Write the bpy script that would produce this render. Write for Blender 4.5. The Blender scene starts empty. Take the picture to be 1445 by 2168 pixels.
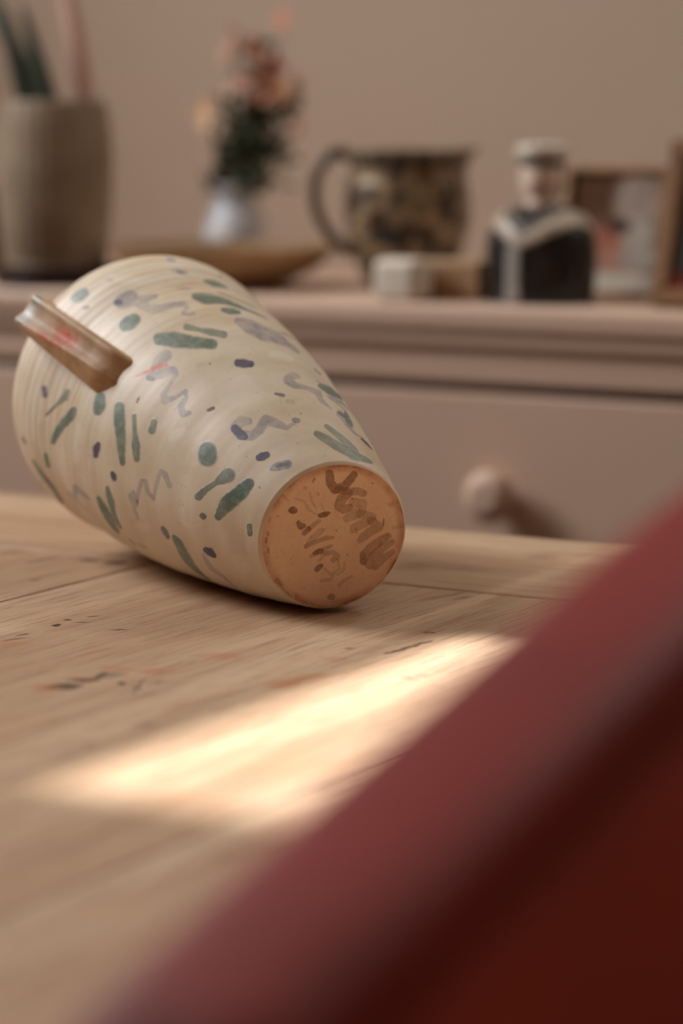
import bpy, bmesh, math, random
import numpy as np
from mathutils import Vector

rng = np.random.default_rng(7)
random.seed(7)
scene = bpy.context.scene
COL = scene.collection

# ------------------------------------------------------------------ camera
cam_data = bpy.data.cameras.new("camera")
cam = bpy.data.objects.new("camera", cam_data)
COL.objects.link(cam)
cam.location = (0.0, 0.0, 0.99)
cam.rotation_euler = (math.radians(90 - 8.3706), 0.0, math.radians(30.0723))
cam_data.sensor_fit = 'VERTICAL'
cam_data.sensor_height = 22.2
cam_data.sensor_width = 14.8
cam_data.lens = 5600.0 / 2168.0 * 22.2
cam_data.clip_start = 0.02
cam_data.dof.use_dof = True
cam_data.dof.focus_distance = 1.285
cam_data.dof.aperture_fstop = 2.55
cam_data.dof.aperture_blades = 0
scene.camera = cam

# ------------------------------------------------------------------ light
scene.view_settings.view_transform = 'Standard'
scene.view_settings.look = 'None'
scene.view_settings.gamma = 1.0
scene.view_settings.use_curve_mapping = False
scene.view_settings.exposure = -0.1

world = bpy.data.worlds.new("daylight")
scene.world = world
world.use_nodes = True
wn = world.node_tree.nodes["Background"]
wn.inputs[0].default_value = (0.75, 0.85, 1.0, 1)
wn.inputs[1].default_value = 1.0

SUN_EL = math.radians(44.0)
sun_data = bpy.data.lights.new("sun", 'SUN')
sun_data.energy = 10.5
sun_data.angle = math.radians(0.9)
sun_data.color = (1.0, 0.94, 0.86)
sun = bpy.data.objects.new("sun", sun_data)
COL.objects.link(sun)
sun.location = (-0.3, 5.0, 5.0)
sun.rotation_euler = (-(math.pi / 2 - SUN_EL), 0.0, 0.0)      # travels towards -Y and down


def area(name, loc, rot, sx, sy, power, color):
    d = bpy.data.lights.new(name, 'AREA')
    d.shape = 'RECTANGLE'
    d.size = sx
    d.size_y = sy
    d.energy = power
    d.color = color
    o = bpy.data.objects.new(name, d)
    COL.objects.link(o)
    o.location = loc
    o.rotation_euler = rot
    return o


# skylight entering through the two windows (placed just outside each opening)
area("skylight_side_window", (-2.46, 1.15, 2.05), (0, math.radians(-64), 0), 0.9, 0.75, 52.0, (0.98, 0.97, 0.97))
area("skylight_rear_window", (0.25, 2.65, 1.75), (math.radians(-70), 0, 0), 1.6, 1.3, 70.0, (1.0, 0.97, 0.94))


# ------------------------------------------------------------------ helpers
def lin(r, g, b):
    f = lambda c: (c / 255 / 12.92) if c / 255 <= 0.04045 else ((c / 255 + 0.055) / 1.055) ** 2.4
    return (f(r), f(g), f(b), 1.0)


class NT:
    """tiny node-tree builder"""
    def __init__(self, name):
        self.m = bpy.data.materials.new(name)
        self.m.use_nodes = True
        self.t = self.m.node_tree
        self.t.nodes.clear()
        self.out = self.n('ShaderNodeOutputMaterial')
        self.b = self.n('ShaderNodeBsdfPrincipled')
        self.l(self.b.outputs[0], self.out.inputs[0])

    def n(self, kind, **kw):
        nd = self.t.nodes.new(kind)
        for k, v in kw.items():
            setattr(nd, k, v)
        return nd

    def l(self, a, b):
        self.t.links.new(a, b)

    def coord(self, which='Object'):
        return self.n('ShaderNodeTexCoord').outputs[which]

    def mapping(self, vec, loc=(0, 0, 0), rot=(0, 0, 0), scale=(1, 1, 1), vt='POINT'):
        m = self.n('ShaderNodeMapping', vector_type=vt)
        self.l(vec, m.inputs['Vector'])
        m.inputs['Location'].default_value = loc
        m.inputs['Rotation'].default_value = rot
        m.inputs['Scale'].default_value = scale
        return m.outputs[0]

    def noise(self, vec, scale, detail=4, rough=0.55, dist=0.0):
        n = self.n('ShaderNodeTexNoise')
        self.l(vec, n.inputs['Vector'])
        n.inputs['Scale'].default_value = scale
        n.inputs['Detail'].default_value = detail
        n.inputs['Roughness'].default_value = rough
        n.inputs['Distortion'].default_value = dist
        return n.outputs[0]

    def ramp(self, fac, stops):
        r = self.n('ShaderNodeValToRGB')
        self.l(fac, r.inputs[0])
        e = r.color_ramp.elements
        while len(e) < len(stops):
            e.new(0.5)
        for i, (p, c) in enumerate(stops):
            e[i].position = p
            e[i].color = c if len(c) == 4 else (*c, 1)
        return r.outputs[0]

    def maprange(self, v, a, b, c=0.0, d=1.0):
        m = self.n('ShaderNodeMapRange', interpolation_type='SMOOTHSTEP')
        self.l(v, m.inputs[0])
        for i, x in enumerate((a, b, c, d)):
            m.inputs[i + 1].default_value = x
        return m.outputs[0]

    def mix(self, fac, a, b, mode='MIX'):
        m = self.n('ShaderNodeMix', data_type='RGBA', blend_type=mode)
        for sock, v in ((m.inputs[0], fac), (m.inputs[6], a), (m.inputs[7], b)):
            if isinstance(v, (int, float)):
                sock.default_value = v
            elif isinstance(v, tuple):
                sock.default_value = v if len(v) == 4 else (*v, 1)
            else:
                self.l(v, sock)
        return m.outputs[2]

    def math(self, op, a, b=0.0):
        m = self.n('ShaderNodeMath', operation=op)
        for i, v in enumerate((a, b)):
            if isinstance(v, (int, float)):
                m.inputs[i].default_value = v
            else:
                self.l(v, m.inputs[i])
        return m.outputs[0]

    def attr(self, name):
        return self.n('ShaderNodeAttribute', attribute_name=name).outputs['Color']

    def split(self, col):
        s = self.n('ShaderNodeSeparateColor')
        self.l(col, s.inputs[0])
        return s.outputs

    def bump(self, height, strength, distance=0.001):
        b = self.n('ShaderNodeBump')
        self.l(height, b.inputs['Height'])
        b.inputs['Strength'].default_value = strength
        b.inputs['Distance'].default_value = distance
        self.l(b.outputs[0], self.b.inputs['Normal'])

    def set(self, color=None, rough=None, spec=None, metal=None, coat=None):
        for key, v in (('Base Color', color), ('Roughness', rough), ('Specular IOR Level', spec), ('Metallic', metal), ('Coat Weight', coat)):
            if v is None:
                continue
            s = self.b.inputs[key]
            if isinstance(v, (int, float)) or isinstance(v, tuple):
                s.default_value = v
            else:
                self.l(v, s)
        return self.m


def flat(name, c1, c2=None, rough=0.6, scale=6.0, bump=0.0, spec=0.4, detail=3):
    """slightly mottled one-colour surface"""
    t = NT(name)
    v = t.coord()
    nz = t.noise(v, scale, detail)
    col = t.mix(t.maprange(nz, 0.3, 0.7), c1, c2 or tuple(x * 0.86 for x in c1[:3]))
    t.set(col, rough, spec)
    if bump:
        t.bump(t.noise(v, scale * 25, 3), bump)
    return t.m


def vcol(name, rough=0.45, spec=0.4, attr='paint', nscale=30, amount=0.15):
    """colour attribute with a little mottling"""
    t = NT(name)
    nz = t.noise(t.coord(), nscale, 4)
    dark = t.mix(1.0, t.attr(attr), (1 - amount * 2, 1 - amount * 2, 1 - amount * 2, 1), 'MULTIPLY')
    t.set(t.mix(t.maprange(nz, 0.3, 0.7), t.attr(attr), dark), rough, spec)
    return t.m


def tagit(o, label=None, cat=None, group=None, kind=None):
    if label: o["label"] = label
    if cat: o["category"] = cat
    if group: o["group"] = group
    if kind: o["kind"] = kind
    return o


def thing(name, label, cat, loc, group=None, kind=None):
    o = bpy.data.objects.new(name, None)
    o.empty_display_size = 0.05
    COL.objects.link(o)
    o.location = loc
    return tagit(o, label, cat, group, kind)


WLOC = {}


def wloc(o):
    p = Vector((0, 0, 0))
    while o is not None:
        p = p + o.location
        o = o.parent
    return p


def link(name, me, mat, parent=None, smooth=True, origin=None):
    """mesh data in world coordinates -> object under parent"""
    o = bpy.data.objects.new(name, me)
    COL.objects.link(o)
    org = Vector(origin) if origin is not None else (wloc(parent) if parent else Vector((0, 0, 0)))
    if org.length > 0:
        n = len(me.vertices)
        co = np.empty(n * 3)
        me.vertices.foreach_get('co', co)
        co = co.reshape(-1, 3) - np.array(org)
        me.vertices.foreach_set('co', co.ravel())
    if parent is not None:
        o.parent = parent
        o.location = org - wloc(parent)
    else:
        o.location = org
    if mat: me.materials.append(mat)
    if smooth:
        me.polygons.foreach_set('use_smooth', [True] * len(me.polygons))
    me.update()
    return o


def mesh_from(verts, faces):
    me = bpy.data.meshes.new("mesh")
    me.from_pydata([tuple(map(float, v)) for v in verts], [], faces)
    return me


def bm_mesh(bm):
    bmesh.ops.recalc_face_normals(bm, faces=bm.faces)
    me = bpy.data.meshes.new("mesh")
    bm.to_mesh(me)
    bm.free()
    return me


def box_bm(bm, lo, hi, bevel=0.0, seg=2):
    r = bmesh.ops.create_cube(bm, size=1.0)
    vs = r['verts']
    for v in vs:
        v.co = Vector([lo[i] + (v.co[i] + 0.5) * (hi[i] - lo[i]) for i in range(3)])
    if bevel:
        es = list({e for v in vs for e in v.link_edges})
        bmesh.ops.bevel(bm, geom=es, offset=bevel, segments=seg, affect='EDGES', profile=0.5)


def box(name, lo, hi, mat, parent=None, bevel=0.0, seg=2, rot=None, smooth=True, pivot=None):
    bm = bmesh.new()
    box_bm(bm, lo, hi, bevel, seg)
    if rot is not None:
        from mathutils import Matrix
        c = Vector(pivot) if pivot is not None else Vector([(lo[i] + hi[i]) / 2 for i in range(3)])
        bmesh.ops.transform(bm, matrix=Matrix.Translation(c) @ rot @ Matrix.Translation(-c), verts=bm.verts)
    o = link(name, bm_mesh(bm), mat, parent, smooth=False)
    if bevel and smooth:
        o.data.polygons.foreach_set('use_smooth', [True] * len(o.data.polygons))
        md = o.modifiers.new("weighted", 'WEIGHTED_NORMAL')
        md.keep_sharp = True
    return o


def grid_mesh(P, wrap_u=False, wrap_v=False):
    """P: (nu,nv,3) array -> mesh"""
    nu, nv = P.shape[:2]
    iu = np.arange(nu if wrap_u else nu - 1)
    iv = np.arange(nv if wrap_v else nv - 1)
    a, b = np.meshgrid(iu, iv, indexing='ij')
    a1 = (a + 1) % nu
    b1 = (b + 1) % nv
    F = np.stack([a * nv + b, a1 * nv + b, a1 * nv + b1, a * nv + b1], -1).reshape(-1, 4)
    me = bpy.data.meshes.new("mesh")
    me.vertices.add(nu * nv)
    me.vertices.foreach_set('co', P.reshape(-1).astype(np.float32))
    me.loops.add(F.size)
    me.loops.foreach_set('vertex_index', F.reshape(-1).astype(np.int32))
    me.polygons.add(len(F))
    me.polygons.foreach_set('loop_start', (np.arange(len(F)) * 4).astype(np.int32))
    me.polygons.foreach_set('loop_total', np.full(len(F), 4, np.int32))
    me.update(calc_edges=True)
    return me


def set_attr(me, name, rgb):
    a = me.color_attributes.new(name, 'FLOAT_COLOR', 'POINT')
    n = len(me.vertices)
    arr = np.ones((n, 4), np.float32)
    arr[:, :3] = np.asarray(rgb).reshape(n, -1)[:, :3]
    a.data.foreach_set('color', arr.ravel())


def lathe_pts(profile, center, n=48, squash=(1, 1), bumpf=None):
    pr = np.array(profile, float)
    th = np.linspace(0, 2 * np.pi, n, endpoint=False)
    r = pr[:, 0][:, None] * np.ones(n)[None]
    if bumpf is not None:
        r = r + bumpf(th)[None] * (pr[:, 0] > 0.004)[:, None]
    P = np.stack([center[0] + r * np.cos(th) * squash[0], center[1] + r * np.sin(th) * squash[1],
                  center[2] + pr[:, 1][:, None] * np.ones(n)[None]], -1)
    return P


def smooth_profile(pts, n=60):
    """Catmull-Rom through (r,z) control points"""
    p = np.array(pts, float)
    q = np.concatenate([[2 * p[0] - p[1]], p, [2 * p[-1] - p[-2]]])
    t = np.linspace(0, len(p) - 1 - 1e-9, n)
    i = t.astype(int)
    f = (t - i)[:, None]
    a, b, c, d = q[i], q[i + 1], q[i + 2], q[i + 3]
    return 0.5 * (2 * b + (c - a) * f + (2 * a - 5 * b + 4 * c - d) * f ** 2 + (3 * b - a - 3 * c + d) * f ** 3)


def lathe(name, profile, center, mat, parent=None, n=48, squash=(1, 1), bumpf=None):
    return link(name, grid_mesh(lathe_pts(profile, center, n, squash, bumpf), wrap_v=True), mat, parent)


def tube_mesh(path, radii, n=12, caps=True):
    path = np.array(path, float)
    m = len(path)
    radii = np.broadcast_to(np.array(radii, float), (m,))
    tg = np.gradient(path, axis=0)
    tg /= np.linalg.norm(tg, axis=1)[:, None]
    ref = np.array([0, 0, 1.0]) if abs(tg[0][2]) < 0.9 else np.array([0, 1.0, 0])
    P = []
    for i in range(m):
        u = np.cross(ref, tg[i]); u /= np.linalg.norm(u)
        v = np.cross(tg[i], u)
        ref = np.cross(u, tg[i]) * -1
        th = np.linspace(0, 2 * np.pi, n, endpoint=False)
        P.append(path[i] + radii[i] * (np.cos(th)[:, None] * u + np.sin(th)[:, None] * v))
    if caps:
        P = [np.repeat(path[:1], n, 0)] + P + [np.repeat(path[-1:], n, 0)]
    return grid_mesh(np.array(P), wrap_v=True)


def tube(name, path, radii, mat, parent=None, n=12):
    return link(name, tube_mesh(path, radii, n), mat, parent)


# ------------------------------------------------------------------ painted decoration, in surface millimetres / degrees
STROKES = [
('G',0.9,[(220.7,131.6,26.11,-1.74,3.37),(219.6,129.3,42.54,-3.4,5.68),(218.9,127.3,25.71,-2.36,3.5)]),
('G',0.95,[(170.0,127.8,23.12,-2.18,4.3),(169.0,125.0,50.12,-5.6,9.51),(168.7,122.0,23.88,-3.12,4.59)]),
('G',0.9,[(141.2,122.1,27.15,-3.62,6.9),(134.1,117.8,48.97,-8.02,13.19),(123.9,112.4,27.07,-5.5,8.23),(116.2,106.1,18.75,-4.71,6.48)]),
('G',0.75,[(139.5,109.1,9.82,-2.17,2.6),(132.6,105.6,4.93,-1.22,1.39),(127.1,102.3,12.39,-3.4,3.72),(121.9,98.1,10.58,-3.25,3.41)]),
('G',0.9,[(169.6,94.3,13.39,-4.13,2.79),(165.3,90.3,51.3,-17.15,11.56),(162.8,83.9,22.68,-8.48,5.31),(155.6,76.1,5.95,-2.51,1.5),(150.3,65.9,2.05,-0.92,0.56)]),
('G',0.85,[(192.7,81.8,4.22,-1.53,0.95),(190.6,77.9,26.41,-10.18,5.78),(189.4,72.2,3.3,-1.32,0.74)]),
('G',0.9,[(150.1,88.2,7.71,-2.74,2.0),(148.7,85.2,20.51,-7.72,5.39),(147.8,81.3,8.39,-3.36,2.23)]),
('G',0.6,[(175.4,81.3,3.39,-1.3,0.71),(168.4,75.4,3.31,-1.35,0.77),(163.5,67.2,2.07,-0.89,0.53)]),
('G',0.9,[(146.7,156.7,15.85,1.31,3.84),(144.4,159.7,29.43,2.99,7.28),(143.7,162.6,16.3,1.97,4.07)]),
('G',0.9,[(128.1,155.5,16.53,1.29,4.62),(122.9,161.3,20.96,2.43,6.3),(117.3,167.2,13.98,2.19,4.62),(112.0,177.1,4.81,1.1,1.76)]),
('G',0.85,[(114.5,155.1,3.11,0.24,1.06),(108.7,161.1,3.05,0.36,1.13),(104.1,166.7,10.66,1.67,4.21),(101.1,171.7,5.3,1.03,2.17)]),
('G',0.85,[(99.4,152.0,4.64,0.27,1.87),(97.7,156.1,7.02,0.6,2.88)]),
('G',0.8,[(177.0,163.2,9.18,1.12,1.62),(177.6,166.2,14.18,1.99,2.52),(183.4,170.5,3.64,0.6,0.67),(192.4,177.4,2.21,0.44,0.47)]),
('G',0.95,[(165.2,167.9,8.32,1.26,1.72),(166.9,171.5,21.83,3.81,4.43),(175.6,178.4,23.91,5.23,4.47),(184.1,186.9,10.68,2.88,2.09)]),
('G',0.9,[(195.1,195.4,7.68,2.36,1.75),(195.4,200.4,11.84,3.97,2.72)]),
('G',0.9,[(213.6,202.4,6.19,2.1,1.05),(209.2,207.1,15.59,5.65,2.96),(202.4,213.9,13.14,5.18,2.86),(205.2,222.2,9.07,3.6,2.0)]),
('G',0.9,[(219.5,215.1,7.57,2.78,1.46)]),
('G',0.9,[(126.5,192.8,4.51,1.52,1.39),(125.8,199.9,18.96,7.36,5.95),(127.2,207.1,7.83,3.4,2.43),(127.9,214.8,4.22,2.01,1.29)]),
('G',0.95,[(139.5,201.1,4.64,1.78,1.3),(137.5,207.4,29.67,12.6,8.46),(136.7,213.6,42.56,19.52,12.17),(137.0,219.8,12.72,5.96,3.76)]),
('G',1.0,[(56.3,148.2,37.08,1.41,22.21),(53.9,151.0,36.73,2.23,22.78)]),
('G',0.85,[(35.7,152.9,22.76,1.67,17.29),(37.5,155.8,15.95,1.54,11.94),(40.5,159.9,3.05,0.4,2.23),(45.3,166.4,4.23,0.79,2.99),(49.3,172.5,8.01,1.95,5.5)]),
('G',1.0,[(20.7,149.7,11.93,0.53,10.57),(22.8,158.0,26.28,2.98,22.75),(28.0,167.1,27.44,5.23,22.82),(32.7,177.9,8.33,2.42,6.78)]),
('G',0.85,[(9.3,174.7,3.94,1.09,4.17),(8.2,179.9,4.15,1.4,4.5)]),
('G',0.95,[(72.2,203.9,4.26,2.14,2.38),(69.8,207.9,19.89,10.79,11.28),(70.8,217.7,39.31,24.04,21.57),(71.4,226.6,30.73,19.65,16.27),(71.3,237.9,5.98,3.72,3.02)]),
('G',0.8,[(24.3,92.8,6.35,-3.18,6.24),(14.5,84.6,13.85,-8.86,15.82),(7.1,73.7,22.89,-18.61,28.8),(8.1,59.5,5.36,-5.11,6.45)]),
('G',0.75,[(30.9,82.4,4.68,-2.84,4.37),(21.0,76.5,8.52,-6.09,9.01),(12.1,70.8,11.58,-9.52,13.72)]),
('G',0.9,[(75.8,65.0,8.57,-5.29,4.4),(77.4,56.8,69.57,-43.0,34.55),(78.4,50.2,23.93,-14.47,11.43)]),
('G',0.8,[(70.6,52.5,5.93,-3.75,3.09),(69.7,46.1,4.42,-2.74,2.22)]),
('G',0.7,[(136.4,62.5,4.56,-2.15,1.37),(139.3,51.4,2.04,-0.95,0.6)]),
('G',0.4,[(209.2,69.3,10.74,-4.11,2.22),(208.1,69.0,10.71,-4.13,2.24)]),
('G',0.25,[(53.4,95.0,4.01,-1.7,2.7),(52.5,92.5,4.21,-1.9,2.88)]),
('G',0.15,[(105.2,118.9,3.32,-0.54,1.3),(104.3,116.8,2.34,-0.42,0.93)]),
('W',0.75,[(190.6,120.6,36.6,-4.84,7.39),(190.1,118.5,65.07,-9.44,13.04),(190.2,116.1,63.24,-10.12,12.76)]),
('W',0.6,[(184.0,116.0,25.89,-4.28,4.76),(181.4,112.1,18.48,-3.53,3.39),(180.5,108.2,9.96,-2.15,1.85)]),
('W',0.55,[(180.7,115.6,24.31,-4.12,4.4),(169.6,114.3,21.02,-3.77,4.07),(165.3,110.5,20.42,-4.14,4.32),(164.6,105.5,10.42,-2.46,2.26),(162.9,101.5,9.53,-2.51,2.13),(157.5,101.8,3.96,-1.04,0.93),(153.6,105.5,2.71,-0.65,0.65),(150.0,104.1,1.39,-0.35,0.35),(149.8,101.5,2.87,-0.77,0.72)]),
('D',0.8,[(192.7,121.9,7.61,-0.93,1.61),(191.1,120.9,9.29,-1.21,1.9)]),
('W',0.9,[(223.5,88.4,9.53,-3.0,1.43),(221.6,86.5,12.32,-4.0,1.94)]),
('W',0.6,[(205.7,91.8,5.4,-1.6,1.11),(203.3,89.6,12.05,-3.72,2.6),(201.5,87.1,4.28,-1.39,0.95)]),
('D',0.6,[(204.0,90.4,2.99,-0.91,0.64),(202.4,88.6,4.13,-1.3,0.91)]),
('W',0.7,[(183.9,97.2,2.2,-0.62,0.43),(182.3,94.7,6.24,-1.88,1.23),(180.8,92.4,2.69,-0.85,0.53)]),
('W',0.4,[(216.8,117.1,1.12,-0.17,0.16),(214.0,115.4,1.14,-0.18,0.17)]),
('W',0.75,[(136.4,86.1,16.36,-6.24,4.66),(130.4,82.4,82.01,-33.74,24.63),(123.7,78.0,91.94,-40.99,29.59),(123.2,70.9,107.15,-51.98,34.36),(117.9,67.6,24.5,-12.39,8.34),(112.2,62.9,6.05,-3.18,2.21)]),
('W',0.65,[(78.3,76.8,5.5,-2.94,2.87),(78.3,80.8,18.62,-9.39,9.78),(73.4,85.3,22.54,-10.75,12.43),(68.3,84.2,10.36,-5.16,5.96),(66.6,76.1,4.51,-2.58,2.61),(64.6,70.8,16.36,-10.09,9.53),(56.3,72.8,8.9,-5.57,5.73),(50.0,69.2,1.72,-1.16,1.2)]),
('D',0.85,[(94.4,102.9,10.01,-2.94,4.4),(92.7,100.6,13.88,-4.36,6.23),(90.9,97.8,7.7,-2.61,3.54)]),
('W',0.8,[(91.4,97.0,6.0,-2.07,2.75),(91.0,97.0,6.0,-2.07,2.75)]),
('D',0.7,[(61.8,98.2,0.99,-0.38,0.6),(59.3,94.9,2.92,-1.21,1.82)]),
('W',0.7,[(50.3,121.3,6.12,-1.09,4.09),(53.2,124.5,12.79,-1.92,8.12),(52.7,129.0,12.44,-1.41,7.9),(46.5,130.5,10.2,-1.04,7.03),(40.8,126.3,12.05,-1.64,8.89),(41.1,120.6,10.6,-1.96,7.9),(45.1,113.6,15.43,-3.82,11.18),(40.2,110.7,11.47,-3.18,8.89),(33.6,107.1,2.46,-0.79,2.08),(35.4,100.8,1.8,-0.69,1.52)]),
('D',0.85,[(51.8,129.8,8.81,-0.94,5.68),(46.1,130.1,10.21,-1.07,7.07),(43.3,129.4,3.46,-0.38,2.47)]),
('D',0.55,[(38.0,99.8,3.27,-1.28,2.69),(36.8,98.0,4.56,-1.88,3.83)]),
('D',0.9,[(26.6,133.1,5.06,-0.44,4.26),(25.5,131.0,7.75,-0.81,6.63),(24.6,128.5,5.12,-0.65,4.44)]),
('W',0.9,[(15.1,133.4,1.11,-0.11,1.08),(13.7,129.6,8.43,-1.12,8.43),(10.6,123.3,8.57,-1.7,9.08)]),
('D',0.4,[(14.3,129.0,1.75,-0.24,1.74),(10.8,123.1,1.13,-0.23,1.2)]),
('D',0.6,[(44.8,182.0,4.35,1.44,3.19),(43.8,182.4,4.37,1.46,3.24)]),
('G',0.6,[(44.8,182.0,4.35,1.44,3.19),(43.8,182.4,4.37,1.46,3.24)]),
('D',0.75,[(80.6,201.4,4.87,2.26,2.51),(79.1,203.6,8.45,4.1,4.41),(78.3,206.3,4.76,2.42,2.5)]),
('D',0.95,[(45.9,204.0,6.2,3.46,4.63),(42.9,204.5,13.16,7.41,10.12),(40.0,206.6,4.65,2.73,3.68)]),
('W',0.5,[(49.8,208.1,2.17,1.29,1.55),(50.3,218.6,12.6,8.58,8.66),(44.1,225.1,8.39,6.15,5.96),(45.0,236.5,9.69,6.99,6.48)]),
('W',0.6,[(126.1,125.4,21.6,-2.48,6.22),(125.9,129.1,18.65,-1.68,5.36),(124.0,134.0,5.67,-0.33,1.66)]),
('W',0.75,[(121.8,137.4,8.21,-0.31,2.47),(117.7,133.3,16.78,-1.07,5.4),(113.4,128.1,9.2,-0.9,3.19),(108.9,128.8,3.0,-0.28,1.1),(106.6,134.2,2.12,-0.13,0.8),(105.2,139.5,4.68,-0.11,1.79),(101.3,141.4,6.88,-0.09,2.73),(97.4,137.4,2.04,-0.08,0.84),(95.3,131.8,2.83,-0.22,1.18),(91.5,133.9,2.04,-0.13,0.88),(89.9,138.9,6.73,-0.2,2.93),(85.1,141.0,6.6,-0.11,3.01),(82.0,138.7,2.65,-0.09,1.25)]),
('D',0.5,[(122.5,138.0,3.34,-0.11,1.0),(119.5,137.3,3.24,-0.12,1.01)]),
('W',0.6,[(102.0,202.6,1.54,0.67,0.65),(102.8,196.2,3.12,1.2,1.31),(104.2,190.7,7.32,2.48,3.01),(101.9,188.8,5.49,1.79,2.3),(100.2,194.6,2.45,0.92,1.05),(94.2,180.4,3.57,0.95,1.56),(91.5,179.5,2.56,0.67,1.15),(89.7,183.9,3.2,0.96,1.47),(84.3,186.9,1.58,0.53,0.78),(82.2,177.3,2.39,0.61,1.17),(80.7,170.8,3.0,0.61,1.47),(77.2,171.2,4.93,1.03,2.5),(71.8,175.4,3.54,0.88,1.91)]),
('W',0.65,[(180.2,210.3,15.7,6.2,3.44),(173.5,212.3,18.06,7.3,4.12),(164.9,202.2,7.56,2.8,1.74),(158.8,203.8,8.85,3.4,2.16),(151.5,205.6,3.01,1.21,0.78)]),
('W',0.5,[(174.4,213.0,13.25,5.37,3.03),(162.7,214.5,4.44,1.88,1.1)]),
('D',0.5,[(128.6,222.4,3.15,1.53,0.99),(125.5,225.1,4.27,2.1,1.38)]),
('W',0.6,[(117.9,221.8,4.24,2.16,1.46),(113.4,223.4,4.21,2.2,1.52)]),
('D',0.8,[(199.6,167.8,5.02,0.69,1.1),(197.0,170.2,5.87,0.9,1.3)]),
('D',0.9,[(135.8,175.3,5.25,1.09,1.42),(136.8,177.4,11.74,2.61,3.17),(136.9,180.8,5.79,1.42,1.58)]),
('D',0.9,[(120.1,184.2,3.98,1.11,1.31),(119.0,185.3,6.86,1.96,2.29),(118.3,186.5,4.07,1.2,1.38)]),
('D',0.7,[(221.9,194.2,5.21,1.55,0.78),(219.1,195.8,4.88,1.49,0.77)]),
('W',0.8,[(49.2,63.2,32.33,-23.09,22.05),(47.4,62.3,26.08,-18.97,18.27),(38.8,63.2,5.32,-4.06,4.3),(32.8,59.2,2.6,-2.13,2.24),(34.3,51.3,2.89,-2.33,2.37)]),
('D',0.6,[(49.3,63.9,7.7,-5.46,5.27),(48.1,60.7,7.48,-5.47,5.12)]),
('D',0.9,[(31.6,54.7,2.87,-2.38,2.48),(31.2,49.7,9.37,-7.7,7.96),(30.2,45.4,4.2,-3.43,3.52)]),
('D',0.8,[(98.7,58.4,1.96,-1.09,0.8),(96.7,55.1,3.06,-1.72,1.27)]),
('W',0.3,[(189.3,68.3,8.39,-3.42,1.94),(187.4,67.4,8.39,-3.43,1.95)]),
('R',0.85,[(119.7,128.2,1.72,-0.17,0.54),(122.7,131.4,3.42,-0.26,1.02),(124.5,134.3,2.53,-0.15,0.74),(127.4,137.6,1.14,-0.04,0.32),(130.5,141.0,0.29,-0.0,0.08)]),
('B',1.0,[(118.5,147.4,0.59,0.02,0.19),(117.7,149.5,0.58,0.02,0.19)]),
('B',1.0,[(74.1,131.7,1.24,-0.1,0.63),(72.8,129.1,1.59,-0.17,0.82)]),
('B',0.8,[(206.5,132.2,2.2,-0.13,0.41),(204.7,130.9,2.11,-0.14,0.41)]),
('B',0.8,[(99.1,191.6,0.52,0.18,0.23),(98.4,193.1,0.54,0.2,0.24)]),
('B',0.7,[(13.2,147.6,0.28,0.01,0.27),(12.6,147.9,0.28,0.01,0.28)]),
('B',0.7,[(42.1,93.2,0.24,-0.11,0.19),(41.8,93.0,0.24,-0.11,0.19)]),
('B',0.6,[(101.9,114.0,0.6,-0.12,0.24),(101.5,114.0,0.6,-0.12,0.24)]),
('H',0.5,[(74.2,114.3,44.56,-9.79,23.29),(74.5,109.6,70.41,-18.2,37.06)]),
('H',0.35,[(74.0,120.2,33.29,-5.72,17.23),(66.5,109.4,83.26,-22.42,46.81)]),
('H',0.5,[(82.3,154.1,5.07,0.39,2.39),(80.4,150.5,11.23,0.57,5.37),(77.8,146.9,3.77,0.1,1.84)]),
('H',0.5,[(61.6,185.3,6.63,2.33,3.98),(61.1,190.7,7.38,2.98,4.5)]),
('H',0.4,[(20.1,203.0,37.6,21.8,36.25),(18.5,208.8,49.78,32.35,48.76)]),
('H',0.55,[(99.1,83.4,11.66,-5.16,5.06),(99.4,78.0,22.58,-10.88,9.7),(98.2,72.5,10.6,-5.52,4.54)]),
('H',0.4,[(157.2,172.9,12.25,2.26,2.8),(156.6,179.9,25.45,5.87,5.96),(157.3,187.3,22.66,6.34,5.39)]),
('H',0.45,[(215.5,115.4,15.99,-2.57,2.34),(205.8,110.5,16.75,-3.11,3.3),(198.6,104.9,11.98,-2.63,2.69),(197.7,95.2,3.25,-0.91,0.74)]),
('H',0.5,[(209.9,131.7,6.25,-0.41,1.01),(211.9,123.6,7.41,-0.83,1.1),(214.9,116.1,7.02,-1.1,1.03)]),
('H',0.4,[(155.6,177.8,15.54,3.37,3.65),(155.9,185.2,14.66,3.9,3.51)]),
('H',0.4,[(62.5,185.6,3.56,1.25,2.12),(61.6,190.9,5.16,2.09,3.13),(57.9,192.5,4.02,1.71,2.55)]),
('H',0.4,[(105.6,207.2,15.32,7.08,6.23),(96.2,206.1,20.39,9.61,9.02)]),
]
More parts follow.
